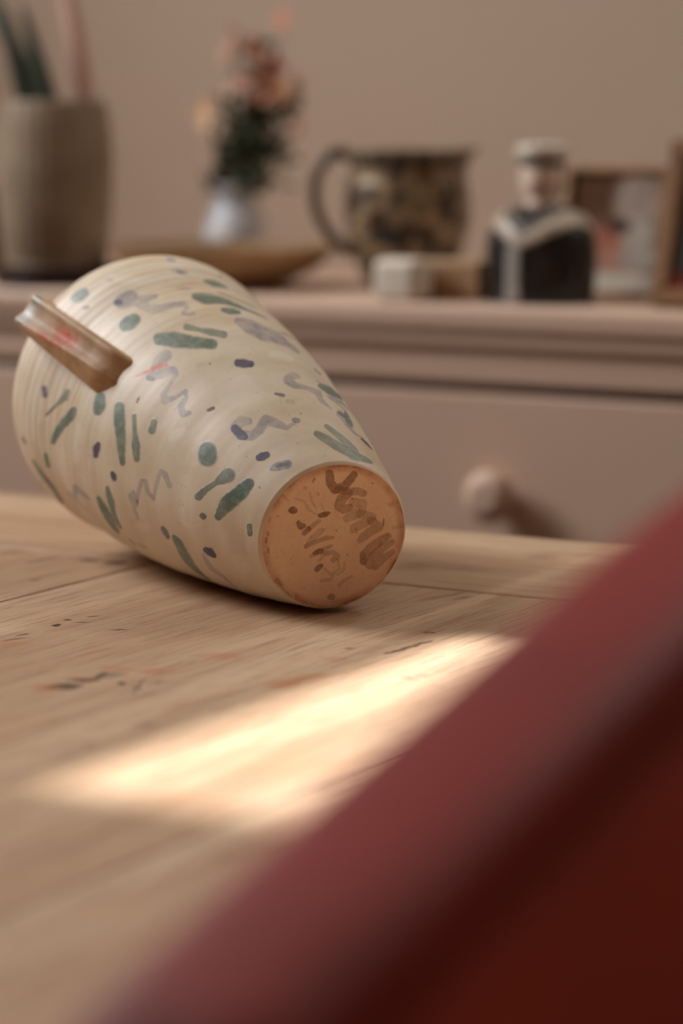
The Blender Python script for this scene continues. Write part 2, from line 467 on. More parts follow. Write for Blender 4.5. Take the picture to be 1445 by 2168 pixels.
BASE_MARKS = [
(0.8,[(-5.37,32.51,4.63,-0.53,4.43),(-4.31,27.51,5.74,-0.67,5.5),(-1.63,24.22,6.36,-0.75,6.1),(3.02,25.56,5.23,-0.62,5.0),(6.23,29.57,4.7,-0.55,4.47),(7.53,31.59,3.72,-0.43,3.53)]),
(0.55,[(0.17,24.17,4.17,-0.49,4.0),(5.07,22.86,4.2,-0.5,4.02),(10.47,22.88,4.74,-0.57,4.52),(13.28,21.74,4.24,-0.51,4.04)]),
(0.6,[(5.76,21.96,5.25,-0.63,5.02),(2.41,19.41,7.68,-0.92,7.37),(1.45,15.61,7.68,-0.93,7.39),(3.84,13.77,6.43,-0.78,6.18),(7.05,14.73,3.29,-0.4,3.16)]),
(0.4,[(8.61,17.16,5.85,-0.71,5.6),(13.5,16.42,6.49,-0.8,6.2),(12.94,12.89,8.49,-1.05,8.12),(9.24,10.64,7.77,-0.96,7.46),(5.8,8.86,3.75,-0.46,3.61)]),
(0.4,[(12.81,11.12,5.9,-0.73,5.65),(19.04,9.14,6.56,-0.83,6.26),(15.69,6.28,5.93,-0.75,5.69),(10.47,4.09,5.9,-0.74,5.68),(9.43,2.34,2.12,-0.27,2.05)]),
(0.45,[(19.21,7.36,5.96,-0.75,5.69),(23.19,3.95,5.99,-0.77,5.72),(19.16,1.71,5.39,-0.69,5.17),(15.5,-1.14,4.82,-0.62,4.64),(13.86,-2.87,2.14,-0.28,2.06)]),
(0.55,[(28.83,-0.84,2.96,-0.39,2.83),(24.54,-3.56,6.02,-0.79,5.77),(20.01,-6.98,6.62,-0.87,6.37),(17.32,-10.47,5.99,-0.79,5.79),(16.91,-13.75,4.33,-0.57,4.2)]),
(0.5,[(31.3,-4.1,2.19,-0.29,2.09),(26.15,-7.51,4.9,-0.65,4.7),(22.57,-11.27,7.3,-0.97,7.03),(20.23,-15.38,7.29,-0.97,7.05),(23.38,-16.41,4.9,-0.66,4.73),(26.72,-13.23,4.38,-0.59,4.22),(31.83,-9.34,2.19,-0.29,2.1)]),
(0.5,[(16.04,-9.82,2.53,-0.33,2.44),(16.76,-14.04,2.94,-0.39,2.85)]),
(0.9,[(-23.54,14.04,2.03,-0.24,1.99),(-22.55,14.18,4.08,-0.48,3.99),(-21.46,13.86,2.04,-0.24,1.99)]),
(0.9,[(-8.14,10.91,1.44,-0.17,1.4),(-5.81,11.42,2.44,-0.29,2.36),(-3.38,12.23,0.36,-0.04,0.35)]),
(0.8,[(-19.15,7.74,1.15,-0.14,1.13),(-17.78,5.63,3.21,-0.39,3.14),(-16.03,6.04,1.16,-0.14,1.13)]),
(0.75,[(-15.69,2.14,1.73,-0.21,1.7),(-13.5,4.31,2.07,-0.25,2.02)]),
(0.4,[(-12.93,4.58,1.74,-0.21,1.7),(-10.73,6.57,1.44,-0.17,1.4),(-8.49,8.15,1.17,-0.14,1.13)]),
(0.3,[(-13.87,-4.84,1.44,-0.18,1.41),(-11.23,-1.09,2.83,-0.35,2.77),(-7.39,2.62,3.25,-0.4,3.17),(-5.68,3.57,0.93,-0.11,0.9)]),
(0.45,[(-14.17,-4.83,1.44,-0.18,1.41),(-8.73,-2.36,1.45,-0.18,1.41),(-4.08,-0.87,1.76,-0.22,1.71),(-0.5,-0.76,0.93,-0.12,0.91)]),
(0.75,[(-9.36,-8.57,1.18,-0.15,1.15),(-7.07,-7.46,2.09,-0.26,2.05),(-5.59,-7.22,1.18,-0.15,1.15)]),
(0.4,[(-11.02,-9.99,0.93,-0.12,0.91),(-5.87,-7.51,2.1,-0.26,2.05),(-0.71,-4.91,0.72,-0.09,0.7)]),
(0.4,[(-5.73,-9.0,0.71,-0.09,0.7),(0.18,-8.03,1.19,-0.15,1.16),(2.82,-10.52,3.31,-0.43,3.23),(0.9,-12.53,2.12,-0.27,2.07)]),
(0.8,[(-7.28,-16.98,1.77,-0.23,1.74),(-6.31,-15.83,2.1,-0.27,2.07),(-5.06,-14.98,0.94,-0.12,0.92)]),
(0.3,[(-6.61,-12.54,0.71,-0.09,0.7),(-4.42,-10.24,0.72,-0.09,0.7),(-0.91,-9.18,0.53,-0.07,0.52)]),
(0.25,[(-3.87,-16.22,0.53,-0.07,0.52),(0.08,-19.97,0.72,-0.09,0.71),(4.65,-17.16,0.73,-0.1,0.71),(3.29,-12.32,0.53,-0.07,0.52)]),
(0.25,[(6.79,-14.25,0.73,-0.1,0.71),(7.13,-17.86,0.73,-0.1,0.71),(3.72,-20.12,0.53,-0.07,0.52)]),
(0.3,[(-4.14,-23.09,1.19,-0.16,1.17),(0.34,-22.68,0.95,-0.12,0.93),(1.9,-20.04,0.37,-0.05,0.36)]),
(0.3,[(5.16,-25.88,1.21,-0.16,1.18),(7.64,-23.28,0.95,-0.13,0.93),(11.7,-21.35,0.54,-0.07,0.53)]),
(0.6,[(0.61,-32.12,1.48,-0.2,1.47),(1.89,-31.58,3.34,-0.45,3.3)]),
(0.3,[(-17.01,-30.02,1.76,-0.23,1.75),(-16.69,-30.34,1.76,-0.23,1.75)]),
(0.4,[(-24.96,-24.3,1.16,-0.15,1.16),(-27.58,-21.51,0.91,-0.12,0.91)]),
(0.6,[(-13.59,28.35,0.35,-0.04,0.34),(-12.83,29.79,0.51,-0.06,0.49)]),
(0.3,[(-17.47,25.54,0.8,-0.09,0.77),(-16.87,25.41,0.69,-0.08,0.67)]),
(0.3,[(-10.36,22.13,0.6,-0.07,0.58),(-9.96,21.71,0.51,-0.06,0.5)]),
(0.7,[(17.47,26.92,0.24,-0.03,0.22),(17.9,26.79,0.24,-0.03,0.22)]),
(0.3,[(28.72,15.37,2.16,-0.27,2.04),(29.27,15.94,1.22,-0.15,1.15)]),
(0.8,[(25.63,8.04,0.13,-0.02,0.13),(25.53,4.77,0.18,-0.02,0.18)]),
(0.6,[(10.98,3.77,0.09,-0.01,0.09),(12.09,1.06,0.09,-0.01,0.09)]),
(0.6,[(28.09,0.5,0.09,-0.01,0.09),(28.15,-3.09,0.09,-0.01,0.09)]),
(0.7,[(7.86,-9.63,0.09,-0.01,0.09),(8.37,-10.55,0.09,-0.01,0.09)]),
(0.8,[(7.69,19.25,0.13,-0.02,0.13),(7.95,19.13,0.13,-0.02,0.13)]),
(0.7,[(-14.64,-26.42,0.09,-0.01,0.09),(-14.5,-26.66,0.09,-0.01,0.09)]),
(0.6,[(-20.25,-9.4,0.09,-0.01,0.09),(-20.12,-9.52,0.09,-0.01,0.09)]),
(0.6,[(1.29,2.62,0.09,-0.01,0.09),(0.92,3.34,0.06,-0.01,0.06)]),
(0.6,[(-8.84,-34.29,0.13,-0.02,0.13),(-8.52,-34.48,0.13,-0.02,0.13)]),
(0.6,[(-30.56,11.34,0.13,-0.01,0.12),(-30.21,11.44,0.13,-0.01,0.12)]),
(0.22,[(-21.39,19.82,0.51,-0.06,0.49),(-17.14,18.52,0.7,-0.08,0.68),(-13.75,13.73,0.51,-0.06,0.5),(-10.61,11.87,0.36,-0.04,0.35)]),
(0.25,[(-14.57,22.83,0.36,-0.04,0.34),(-12.93,17.81,0.43,-0.05,0.42),(-10.26,14.5,0.29,-0.03,0.28)]),
(0.2,[(-8.11,17.08,0.29,-0.03,0.28),(-6.65,14.1,0.29,-0.03,0.28)]),
(0.5,[(-34.7,3.27,0.69,-0.08,0.68),(-34.29,1.97,0.5,-0.06,0.5)]),
(0.5,[(-35.13,0.06,0.5,-0.06,0.5),(-35.1,-1.71,0.59,-0.07,0.59)]),
(0.5,[(-33.71,-4.99,0.43,-0.05,0.42),(-33.33,-7.37,0.35,-0.04,0.35)]),
(0.35,[(-34.14,10.57,0.42,-0.05,0.42),(-34.55,8.54,0.42,-0.05,0.42)]),
(0.3,[(-28.63,21.78,0.69,-0.08,0.67),(-25.48,19.36,0.35,-0.04,0.34)]),
(0.5,[(34.15,-14.12,0.98,-0.13,0.94),(32.67,-17.68,1.24,-0.17,1.19),(30.52,-20.61,0.75,-0.1,0.72)]),
(0.45,[(28.42,-24.15,0.75,-0.1,0.72),(26.21,-26.47,0.75,-0.1,0.72)]),
(0.45,[(17.02,-32.43,0.74,-0.1,0.73),(13.55,-34.39,0.97,-0.13,0.95),(8.81,-35.69,0.54,-0.07,0.53)]),
(0.3,[(-8.13,-35.52,0.53,-0.07,0.53),(-1.99,-36.71,0.53,-0.07,0.53),(5.27,-36.74,0.54,-0.07,0.53)]),
(0.3,[(-26.51,-23.64,0.52,-0.07,0.52),(-23.21,-27.36,0.52,-0.07,0.52),(-19.31,-31.12,0.52,-0.07,0.52)]),
(0.25,[(34.46,12.81,0.74,-0.09,0.7),(36.42,8.58,0.55,-0.07,0.52)]),
(0.25,[(31.15,3.38,0.97,-0.13,0.92),(35.99,3.82,0.38,-0.05,0.36)]),
(0.3,[(-5.72,36.3,0.7,-0.08,0.67),(0.8,36.43,0.7,-0.08,0.67),(9.86,35.33,0.52,-0.06,0.5)]),
(0.25,[(-25.5,26.35,0.5,-0.06,0.49),(-20.6,30.87,0.51,-0.06,0.49),(-15.54,33.64,0.51,-0.06,0.49)]),
]
TABLE_MARKS = [(-0.6619, 0.9048, 0.789, 0.0078, 0.0066, 'k', 0.85),
 (-0.663, 0.9208, 0.378, 0.0072, 0.0046, 'b', 0.8),
 (-0.6615, 0.9316, 1.893, 0.0076, 0.002, 'k', 0.8),
 (-0.6584, 0.9354, -0.175, 0.0052, 0.0055, 'g', 0.6),
 (-0.6437, 0.9231, -0.501, 0.0028, 0.0015, 'k', 0.85),
 (-0.6331, 0.9186, 1.44, 0.0017, 0.0023, 'k', 0.9),
 (-0.6376, 0.9286, 1.987, 0.0083, 0.0007, 'b', 0.8),
 (-0.6296, 0.9117, 1.71, 0.005, 0.0008, 'b', 0.7),
 (-0.6311, 0.932, 1.63, 0.0053, 0.0018, 'g', 0.5),
 (-0.6456, 0.9515, 0.45, 0.0059, 0.0056, 'o', 0.6),
 (-0.6641, 0.9473, 0.045, 0.0094, 0.0042, 'o', 0.5),
 (-0.6673, 0.8998, -0.231, 0.0061, 0.0057, 'o', 0.6),
 (-0.7481, 1.0169, 0.525, 0.0019, 0.0029, 'k', 0.9),
 (-0.7515, 1.0316, 1.183, 0.0021, 0.0018, 'k', 0.8),
 (-0.7461, 1.0452, 1.043, 0.0035, 0.0016, 'b', 0.8),
 (-0.7484, 0.9906, 1.121, 0.003, 0.0015, 'k', 0.8),
 (-0.7444, 0.9795, 1.152, 0.0075, 0.0014, 'b', 0.7),
 (-0.716, 1.023, 0.395, 0.0042, 0.0016, 'k', 0.7),
 (-0.7418, 1.0303, 0.525, 0.0037, 0.0017, 'b', 0.6),
 (-0.6943, 0.9755, 1.343, 0.008, 0.0017, 'o', 0.7),
 (-0.5898, 0.8619, 1.341, 0.0051, 0.004, 'g', 0.45),
 (-0.5913, 0.8233, 0.525, 0.0023, 0.0038, 'g', 0.3),
 (-0.6383, 0.9938, 0.643, 0.0078, 0.0067, 'o', 0.55),
 (-0.7389, 0.969, 0.991, 0.0065, 0.0059, 'o', 0.5),
 (-0.5756, 1.0442, 1.445, 0.0084, 0.0017, 'b', 0.9),
 (-0.5744, 1.0614, 1.515, 0.014, 0.0018, 'b', 0.85),
 (-0.5445, 0.9969, 0.525, 0.003, 0.0037, 'r', 0.55),
 (-0.5397, 1.0028, 0.304, 0.0038, 0.0025, 'r', 0.6),
 (-0.5389, 0.9937, 0.803, 0.0031, 0.0027, 'r', 0.5),
 (-0.584, 1.0917, 0.083, 0.0031, 0.0018, 'b', 0.7),
 (-0.583, 0.9592, 1.375, 0.0114, 0.0061, 'o', 0.65),
 (-0.5801, 0.9768, 1.254, 0.0084, 0.0044, 'o', 0.5),
 (-0.5894, 1.0142, 0.795, 0.0053, 0.0059, 'o', 0.35),
 (-0.5975, 1.0389, 0.851, 0.0022, 0.0022, 'b', 0.6),
 (-0.4772, 0.8153, 1.591, 0.0081, 0.0011, 'b', 0.6),
 (-0.4766, 0.831, 1.41, 0.0071, 0.0012, 'b', 0.6),
 (-0.5168, 0.9203, 1.362, 0.0047, 0.0017, 'r', 0.4),
 (-0.5225, 0.9856, -0.458, 0.0055, 0.0012, 'r', 0.45),
 (-0.8457, 1.1825, -0.059, 0.0078, 0.0047, 'k', 0.65),
 (-0.8289, 1.1829, 1.012, 0.0062, 0.0064, 'k', 0.65),
 (-0.8688, 1.1705, 1.454, 0.0139, 0.0045, 'b', 0.4),
 (-0.8974, 1.1826, 0.142, 0.0116, 0.0059, 'b', 0.35),
 (-0.8339, 1.1165, 0.819, 0.0022, 0.0042, 'g', 0.5),
 (-0.679, 1.2529, 0.28, 0.0094, 0.0115, 'g', 0.45),
 (-0.6556, 1.2563, 0.172, 0.0182, 0.0071, 'g', 0.35),
 (-0.6323, 1.317, 0.525, 0.0068, 0.0089, 'g', 0.4),
 (-0.6232, 1.181, 1.341, 0.021, 0.0025, 'b', 0.45),
 (-0.6131, 1.1814, 1.314, 0.0062, 0.0026, 'k', 0.45),
 (-1.3619, 1.8781, 1.928, 0.1055, 0.0039, 'b', 0.25)]
# ------------------------------------------------------------------ materials
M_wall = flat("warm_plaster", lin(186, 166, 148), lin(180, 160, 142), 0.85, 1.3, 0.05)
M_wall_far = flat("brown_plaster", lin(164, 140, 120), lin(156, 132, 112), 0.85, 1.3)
M_ceiling = flat("ceiling_paint", lin(205, 194, 180), None, 0.9, 1.0)
M_floor = flat("floor_boards", lin(104, 76, 54), lin(86, 62, 44), 0.55, 3.0)
M_white_paint = flat("white_gloss_paint", lin(226, 220, 208), None, 0.4, 3.0)
M_dresser = flat("pale_pink_paint", lin(220, 190, 168), lin(214, 184, 162), 0.5, 2.5, 0.03)
M_brass = flat("dull_gold_wood", lin(166, 126, 80), lin(142, 104, 62), 0.45, 60)
M_red = flat("red_lacquer", lin(150, 40, 32), lin(134, 34, 26), 0.6, 9, 0.02, 0.35)
M_red_pad = flat("dark_red_leather", lin(178, 64, 40), lin(164, 56, 34), 0.55, 12, 0.05, 0.3)

t = NT("window_glass")
tr = t.n('ShaderNodeBsdfTransparent')
gl = t.n('ShaderNodeBsdfGlossy')
gl.inputs['Roughness'].default_value = 0.02
mx = t.n('ShaderNodeMixShader')
mx.inputs[0].default_value = 0.06
t.l(tr.outputs[0], mx.inputs[1]); t.l(gl.outputs[0], mx.inputs[2]); t.l(mx.outputs[0], t.out.inputs[0])
M_glass = t.m

t = NT("sheer_cotton")
df = t.n('ShaderNodeBsdfDiffuse'); df.inputs[0].default_value = (0.75, 0.7, 0.62, 1)
tl = t.n('ShaderNodeBsdfTranslucent'); tl.inputs[0].default_value = (0.30, 0.26, 0.21, 1)
mx = t.n('ShaderNodeMixShader'); mx.inputs[0].default_value = 0.45
t.l(df.outputs[0], mx.inputs[1]); t.l(tl.outputs[0], mx.inputs[2]); t.l(mx.outputs[0], t.out.inputs[0])
M_curtain = t.m


TX0, TX1, TY0, TY1, TZ = -1.115, -0.335, -0.45, 1.376, 0.75
TABLE_LOC = ((TX0 + TX1) / 2, 0.46, 0)


def wood(name, along_y, marks):
    t = NT(name)
    va = t.n('ShaderNodeVectorMath', operation='ADD')
    t.l(t.coord('Object'), va.inputs[0]); va.inputs[1].default_value = TABLE_LOC      # table-local -> room coordinates
    v = va.outputs[0]
    oi = t.n('ShaderNodeObjectInfo')
    off = t.n('ShaderNodeVectorMath', operation='MULTIPLY')
    comb = t.n('ShaderNodeCombineXYZ')
    for i in range(3):
        t.l(oi.outputs['Random'], comb.inputs[i])
    t.l(comb.outputs[0], off.inputs[0]); off.inputs[1].default_value = (7.0, 3.0, 5.0)
    add = t.n('ShaderNodeVectorMath', operation='ADD')
    t.l(v, add.inputs[0]); t.l(off.outputs[0], add.inputs[1])
    sv = add.outputs[0]
    s = (1, 0.09, 1) if along_y else (0.09, 1, 1)
    s2 = (1, 0.035, 1) if along_y else (0.035, 1, 1)
    m1 = t.mapping(sv, scale=s)
    m2 = t.mapping(sv, scale=s2)
    broad = t.noise(m1, 16, 4, 0.6, 0.6)       # wide figure
    grain = t.noise(m1, 95, 6, 0.65, 0.4)
    fine = t.noise(m2, 520, 4, 0.7)            # pores
    blotch = t.noise(sv, 9, 3, 0.6)
    col = t.ramp(broad, [(0.28, lin(170, 136, 106)), (0.5, lin(194, 163, 132)), (0.72, lin(206, 180, 150))])
    col = t.mix(t.maprange(grain, 0.45, 0.72, 0.0, 0.6), col, lin(162, 120, 90))
    col = t.mix(t.maprange(fine, 0.50, 0.64, 0.0, 0.6), col, lin(140, 100, 74))
    col = t.mix(t.maprange(blotch, 0.55, 0.8, 0.0, 0.30), col, lin(190, 134, 92))
    pal = {'k': lin(36, 26, 22), 'b': lin(92, 52, 28), 'g': lin(112, 88, 68), 'o': lin(176, 108, 62), 'r': lin(136, 96, 78)}
    if marks:
        nx = t.n('ShaderNodeTexNoise')
        t.l(v, nx.inputs['Vector']); nx.inputs['Scale'].default_value = 160; nx.inputs['Detail'].default_value = 4
        sub = t.n('ShaderNodeVectorMath', operation='SUBTRACT')
        t.l(nx.outputs['Color'], sub.inputs[0]); sub.inputs[1].default_value = (0.5, 0.5, 0.5)
        mul = t.n('ShaderNodeVectorMath', operation='MULTIPLY')
        t.l(sub.outputs[0], mul.inputs[0]); mul.inputs[1].default_value = (0.005, 0.009, 0.0)
        dv = t.n('ShaderNodeVectorMath', operation='ADD')
        t.l(v, dv.inputs[0]); t.l(mul.outputs[0], dv.inputs[1])
        for (cx, cy, ang, rl, rw, c, al) in marks:
            mp = t.mapping(dv.outputs[0], (cx, cy, 0.75), (0, 0, ang), (rl * 1.25, rw * 1.25, 1.0), 'TEXTURE')
            ln = t.n('ShaderNodeVectorMath', operation='LENGTH')
            t.l(mp, ln.inputs[0])
            lo = 0.15 if c in 'go' else 0.45
            hi = 1.5 if c in 'go' else 1.1
            col = t.mix(t.maprange(ln.outputs['Value'], lo, hi, al, 0.0), col, pal[c])
    t.set(col, t.maprange(broad, 0.3, 0.7, 0.5, 0.62), 0.35)
    t.bump(t.math('SUBTRACT', grain, t.math('MULTIPLY', fine, 0.7)), 0.25, 0.0006)
    return t.m


M_plank = wood("oak_planks", True, [m for m in TABLE_MARKS if m[1] < 1.2])
M_endboard = wood("oak_end_board", False, [m for m in TABLE_MARKS if m[1] >= 1.2])
M_leg = wood("oak_legs", True, [])

# ------------------------------------------------------------------ room shell
XL, XR, YB, YF, ZC = -2.25, 2.3, 2.36, -2.3, 2.55
WT = 0.12
tagit(box("floor", (XL - WT, YF - WT, -0.1), (XR + WT, YB + WT, 0.0), M_floor, smooth=False), kind="structure")
tagit(box("ceiling", (XL - WT, YF - WT, ZC), (XR + WT, YB + WT, ZC + 0.1), M_ceiling, smooth=False), kind="structure")


def wall_y(name, y0, y1, openings, x0, x1, mat=M_wall):
    bm = bmesh.new()
    if not openings:
        box_bm(bm, (x0, y0, 0), (x1, y1, ZC))
    for (a, b, z0, z1) in openings:
        box_bm(bm, (x0, y0, 0), (a, y1, ZC)); box_bm(bm, (b, y0, 0), (x1, y1, ZC))
        box_bm(bm, (a, y0, 0), (b, y1, z0)); box_bm(bm, (a, y0, z1), (b, y1, ZC))
    return tagit(link(name, bm_mesh(bm), mat, smooth=False), kind="structure")


def wall_x(name, x0, x1, openings, y0, y1, mat=M_wall):
    bm = bmesh.new()
    if not openings:
        box_bm(bm, (x0, y0, 0), (x1, y1, ZC))
    for (a, b, z0, z1) in openings:
        box_bm(bm, (x0, y0, 0), (x1, a, ZC)); box_bm(bm, (x0, b, 0), (x1, y1, ZC))
        box_bm(bm, (x0, a, 0), (x1, b, z0)); box_bm(bm, (x0, a, z1), (x1, b, ZC))
    return tagit(link(name, bm_mesh(bm), mat, smooth=False), kind="structure")


# rear window: its upper, uncurtained part throws the patch of sun on the table
T_EL = math.tan(SUN_EL)
FRAME_IN = YB                                      # plane of the room-side edge of the opening
Z_TOP = 0.79 + (YB + 0.11 - 0.762) * T_EL          # head of the frame -> near edge of the patch
Z_CURT = 0.75 + (YB + 0.02 - 1.10) * T_EL          # curtain top -> far edge of the patch
W1 = (-0.606, 1.10, 1.00, Z_TOP)
W2 = (0.75, 1.55, 1.45, 2.45)
wall_y("wall_back", YB, YB + WT, [W1], XL - WT, XR + WT)
wall_x("wall_left", XL - WT, XL, [W2], YF, YB)
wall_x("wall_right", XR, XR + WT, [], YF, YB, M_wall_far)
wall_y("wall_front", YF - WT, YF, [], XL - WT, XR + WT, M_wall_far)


def window_y(name, a, b, z0, z1, y):
    w = thing(name, "white framed window in the wall beside the dresser", None, ((a + b) / 2, y, z0), kind="structure")
    f = 0.04
    bm = bmesh.new()
    box_bm(bm, (a + .001, y, z0 + .001), (a + f, y + .05, z1 - .001)); box_bm(bm, (b - f, y, z0 + .001), (b - .001, y + .05, z1 - .001))
    box_bm(bm, (a + f, y, z0 + .001), (b - f, y + .05, z0 + f)); box_bm(bm, (a + f, y, z1 - f), (b - f, y + .05, z1 - .001))
    link("window_frame", bm_mesh(bm), M_white_paint, w, smooth=False)
    box("pane", (a + f, y + .022, z0 + f), (b - f, y + .026, z1 - f), M_glass, w, smooth=False)
    return w


def window_x(name, a, b, z0, z1, x):
    w = thing(name, "white framed window in the side wall", None, (x, (a + b) / 2, z0), kind="structure")
    f = 0.04
    bm = bmesh.new()
    box_bm(bm, (x, a + .001, z0 + .001), (x + .05, a + f, z1 - .001)); box_bm(bm, (x, b - f, z0 + .001), (x + .05, b - .001, z1 - .001))
    box_bm(bm, (x, a + f, z0 + .001), (x + .05, b - f, z0 + f)); box_bm(bm, (x, a + f, z1 - f), (x + .05, b - f, z1 - .001))
    link("window_frame", bm_mesh(bm), M_white_paint, w, smooth=False)
    for ya, yb in ((a + f, (a + b) / 2), ((a + b) / 2, b - f)):
        box("pane", (x + .022, ya, z0 + f), (x + .026, yb, z1 - f), M_glass, w, smooth=False)
    box("glazing_bar", (x + .005, (a + b) / 2 - .02, z0 + f), (x + .045, (a + b) / 2 + .02, z1 - f), M_white_paint, w, smooth=False)
    return w


window_y("window_1", *W1, YB + 0.06)
window_x("window_2", *W2, XL - 0.11)

# unseen half curtain, added to block low sun and end the patch
u = np.linspace(W1[0] + 0.005, W1[1] - 0.005, 160)
zz = np.linspace(W1[2] + 0.01, Z_CURT, 4)
P = np.stack(np.broadcast_arrays(u[:, None], (YB + 0.02 + 0.012 * np.sin(u * 60))[:, None], zz[None]), -1)
cu = link("added_half_curtain", grid_mesh(P), M_curtain, origin=((W1[0] + W1[1]) / 2, YB + 0.02, W1[2]))
cu.modifiers.new("thickness", 'SOLIDIFY').thickness = 0.002
tagit(cu, "unseen pleated half curtain added to cut off the sun patch", "curtain")

# ------------------------------------------------------------------ table
SEAM_Y = 1.200
table = thing("dining_table", "worn pale oak plank table with end boards under the fallen vase", "table", TABLE_LOC)
for a, b in ((TX0, -0.8105), (-0.8105, -0.4815), (-0.4815, TX1)):
    box("plank", (a + .0006, TY0 + 0.17, TZ - .034), (b - .0006, SEAM_Y - .0005, TZ), M_plank, table, 0.0012, 2)
for a, b in ((SEAM_Y + .0005, TY1), (TY0, TY0 + 0.169)):
    box("end_board", (TX0 - .004, a, TZ - .034), (TX1 + .004, b, TZ + 0.0006), M_endboard, table, 0.0025, 2)
box("apron", (TX0 + .05, TY0 + .09, TZ - .13), (TX0 + .075, TY1 - .09, TZ - .034), M_leg, table, 0.002)
box("apron", (TX1 - .075, TY0 + .09, TZ - .13), (TX1 - .05, TY1 - .09, TZ - .034), M_leg, table, 0.002)
box("apron", (TX0 + .075, TY1 - .09, TZ - .13), (TX1 - .075, TY1 - .065, TZ - .034), M_leg, table, 0.002)
box("apron", (TX0 + .075, TY0 + .065, TZ - .13), (TX1 - .075, TY0 + .09, TZ - .034), M_leg, table, 0.002)
for x in (TX0 + .04, TX1 - .11):
    for y in (TY0 + .04, TY1 - .11):
        bm = bmesh.new()
        box_bm(bm, (x, y, 0), (x + .07, y + .07, TZ - .034))
        for vv in bm.verts:
            if vv.co.z < .1:
                vv.co.x += (x + .035 - vv.co.x) * .3; vv.co.y += (y + .035 - vv.co.y) * .3
        link("leg", bm_mesh(bm), M_leg, table, smooth=False)

# ------------------------------------------------------------------ dresser
DY, DZ = 1.822, 0.85
DX0, DX1 = -1.92, -0.54
dr = thing("dresser", "pale pink painted chest of drawers against the wall", "dresser", ((DX0 + DX1) / 2, 2.08, 0))
box("top_board", (DX0 - .02, DY, DZ - .022), (DX1 + .02, YB - .004, DZ), M_dresser, dr, 0.006, 4)
box("moulding", (DX0 - .008, DY + .004, DZ - .034), (DX1 + .008, YB - .02, DZ - .022), M_dresser, dr, 0.004, 3)
for x in (DX0, DX1 - .02):
    box("side_panel", (x, DY + .02, 0.06), (x + .02, YB - .02, DZ - .034), M_dresser, dr, 0.001)
box("back_panel", (DX0 + .02, YB - .04, 0.06), (DX1 - .02, YB - .02, DZ - .034), M_dresser, dr)
box("rail", (DX0 + .02, DY + .009, 0.789), (DX1 - .02, DY + .045, DZ - .034), M_dresser, dr, 0.002)
for z in (0.603, 0.40, 0.20):
    box("rail", (DX0 + .02, DY + .016, z), (DX1 - .02, DY + .045, z + .02), M_dresser, dr, 0.001)
box("plinth", (DX0 + .01, DY + .03, 0.0), (DX1 - .01, YB - .03, 0.06), M_dresser, dr, 0.002)
KX = -0.917
knob_prof = smooth_profile([(0.0, 0.030), (0.012, 0.0295), (0.0195, 0.024), (0.021, 0.018), (0.017, 0.011), (0.0105, 0.006), (0.010, 0.0), (0.012, -0.004)], 40)
for z0, z1 in ((0.627, 0.781), (0.425, 0.599), (0.224, 0.396), (0.065, 0.196)):
    d = box("drawer", (DX0 + .026, DY + .009, z0), (DX1 - .026, DY + .038, z1), M_dresser, dr, 0.0025)
    for kx in (KX, DX0 + DX1 - KX):
        P = lathe_pts(knob_prof, (0, 0, 0), 40)
        kz = 0.7035 if z0 > 0.6 else (z0 + z1) / 2
        Q = np.stack([kx + P[..., 0], DY + .009 - P[..., 2], kz + P[..., 1]], -1)
        link("knob", grid_mesh(Q, wrap_v=True), M_dresser, d)

# ------------------------------------------------------------------ lying vase
VB = np.array([-0.64444, 1.10565, 0.78963])
VYAW, VPIT, VDY, VDP = -1.01031, 0.22114, 0.12239, -0.03316
VR = np.array([0.03788, 0.04477, 0.05116, 0.05659, 0.06187, 0.06685, 0.07051, 0.07352, 0.07546, 0.07875, 0.07781, 0.06621])
VL = 0.26


def vdir(y, p):
    return np.array([math.sin(y) * math.cos(p), math.cos(y) * math.cos(p), math.sin(p)])


VA = vdir(VYAW, VPIT)
VN = vdir(VYAW + VDY, VPIT + VDP)                   # the foot was cut slightly askew
E1 = np.array([math.cos(VYAW), -math.sin(VYAW), 0.0])
E2 = np.cross(E1, VA); E2 /= np.linalg.norm(E2)
if E2[2] < 0: E2 = -E2


def vprof(s):
    k = len(VR)
    x = np.clip(s / VL, 0, 1) * (k - 1)
    i = np.clip(np.floor(x).astype(int), 0, k - 2)
    f = x - i
    q = np.concatenate([[2 * VR[0] - VR[1]], VR, [2 * VR[-1] - VR[-2]]])
    a, b, c, d = q[i], q[i + 1], q[i + 2], q[i + 3]
    return .5 * (2 * b + (c - a) * f + (2 * a - 5 * b + 4 * c - d) * f * f + (3 * b - a - 3 * c + d) * f ** 3)


def vpoint(s, r, phi):
    dv = np.cos(phi)[..., None] * E1 + np.sin(phi)[..., None] * E2
    sh = -(dv @ VN) / (VA @ VN) * r * np.clip(1 - s / .05, 0, 1) ** 2
    return VB + (s + sh)[..., None] * VA + r[..., None] * dv


NS, NP = 430, 1240
s_main = np.linspace(0.0, VL, NS)
r_main = vprof(s_main)
# soften the foot edge
edge = np.clip(1 - s_main / 0.0016, 0, 1)
r_main = r_main - 0.0011 * edge ** 2
neck = smooth_profile([(r_main[-1], VL), (.0560, .2705), (.0430, .2815), (.0335, .290), (.0300, .298), (.0300, .305), (.0325, .3115), (.0320, .3135), (.0295, .312), (.0265, .304), (.0265, .297), (.0300, .288), (.045, .274), (.062, .252), (.071, .22), (.060, .13), (.040, .03), (.02, .008), (.0005, .006)], 110)[1:]
s_all = np.concatenate([s_main, neck[:, 1]])
r_all = np.concatenate([r_main, neck[:, 0]])
phi = np.linspace(0, 2 * np.pi, NP, endpoint=False)
SS, PP = np.meshgrid(s_all, phi, indexing='ij')
RR = np.broadcast_to(r_all[:, None], SS.shape).copy()
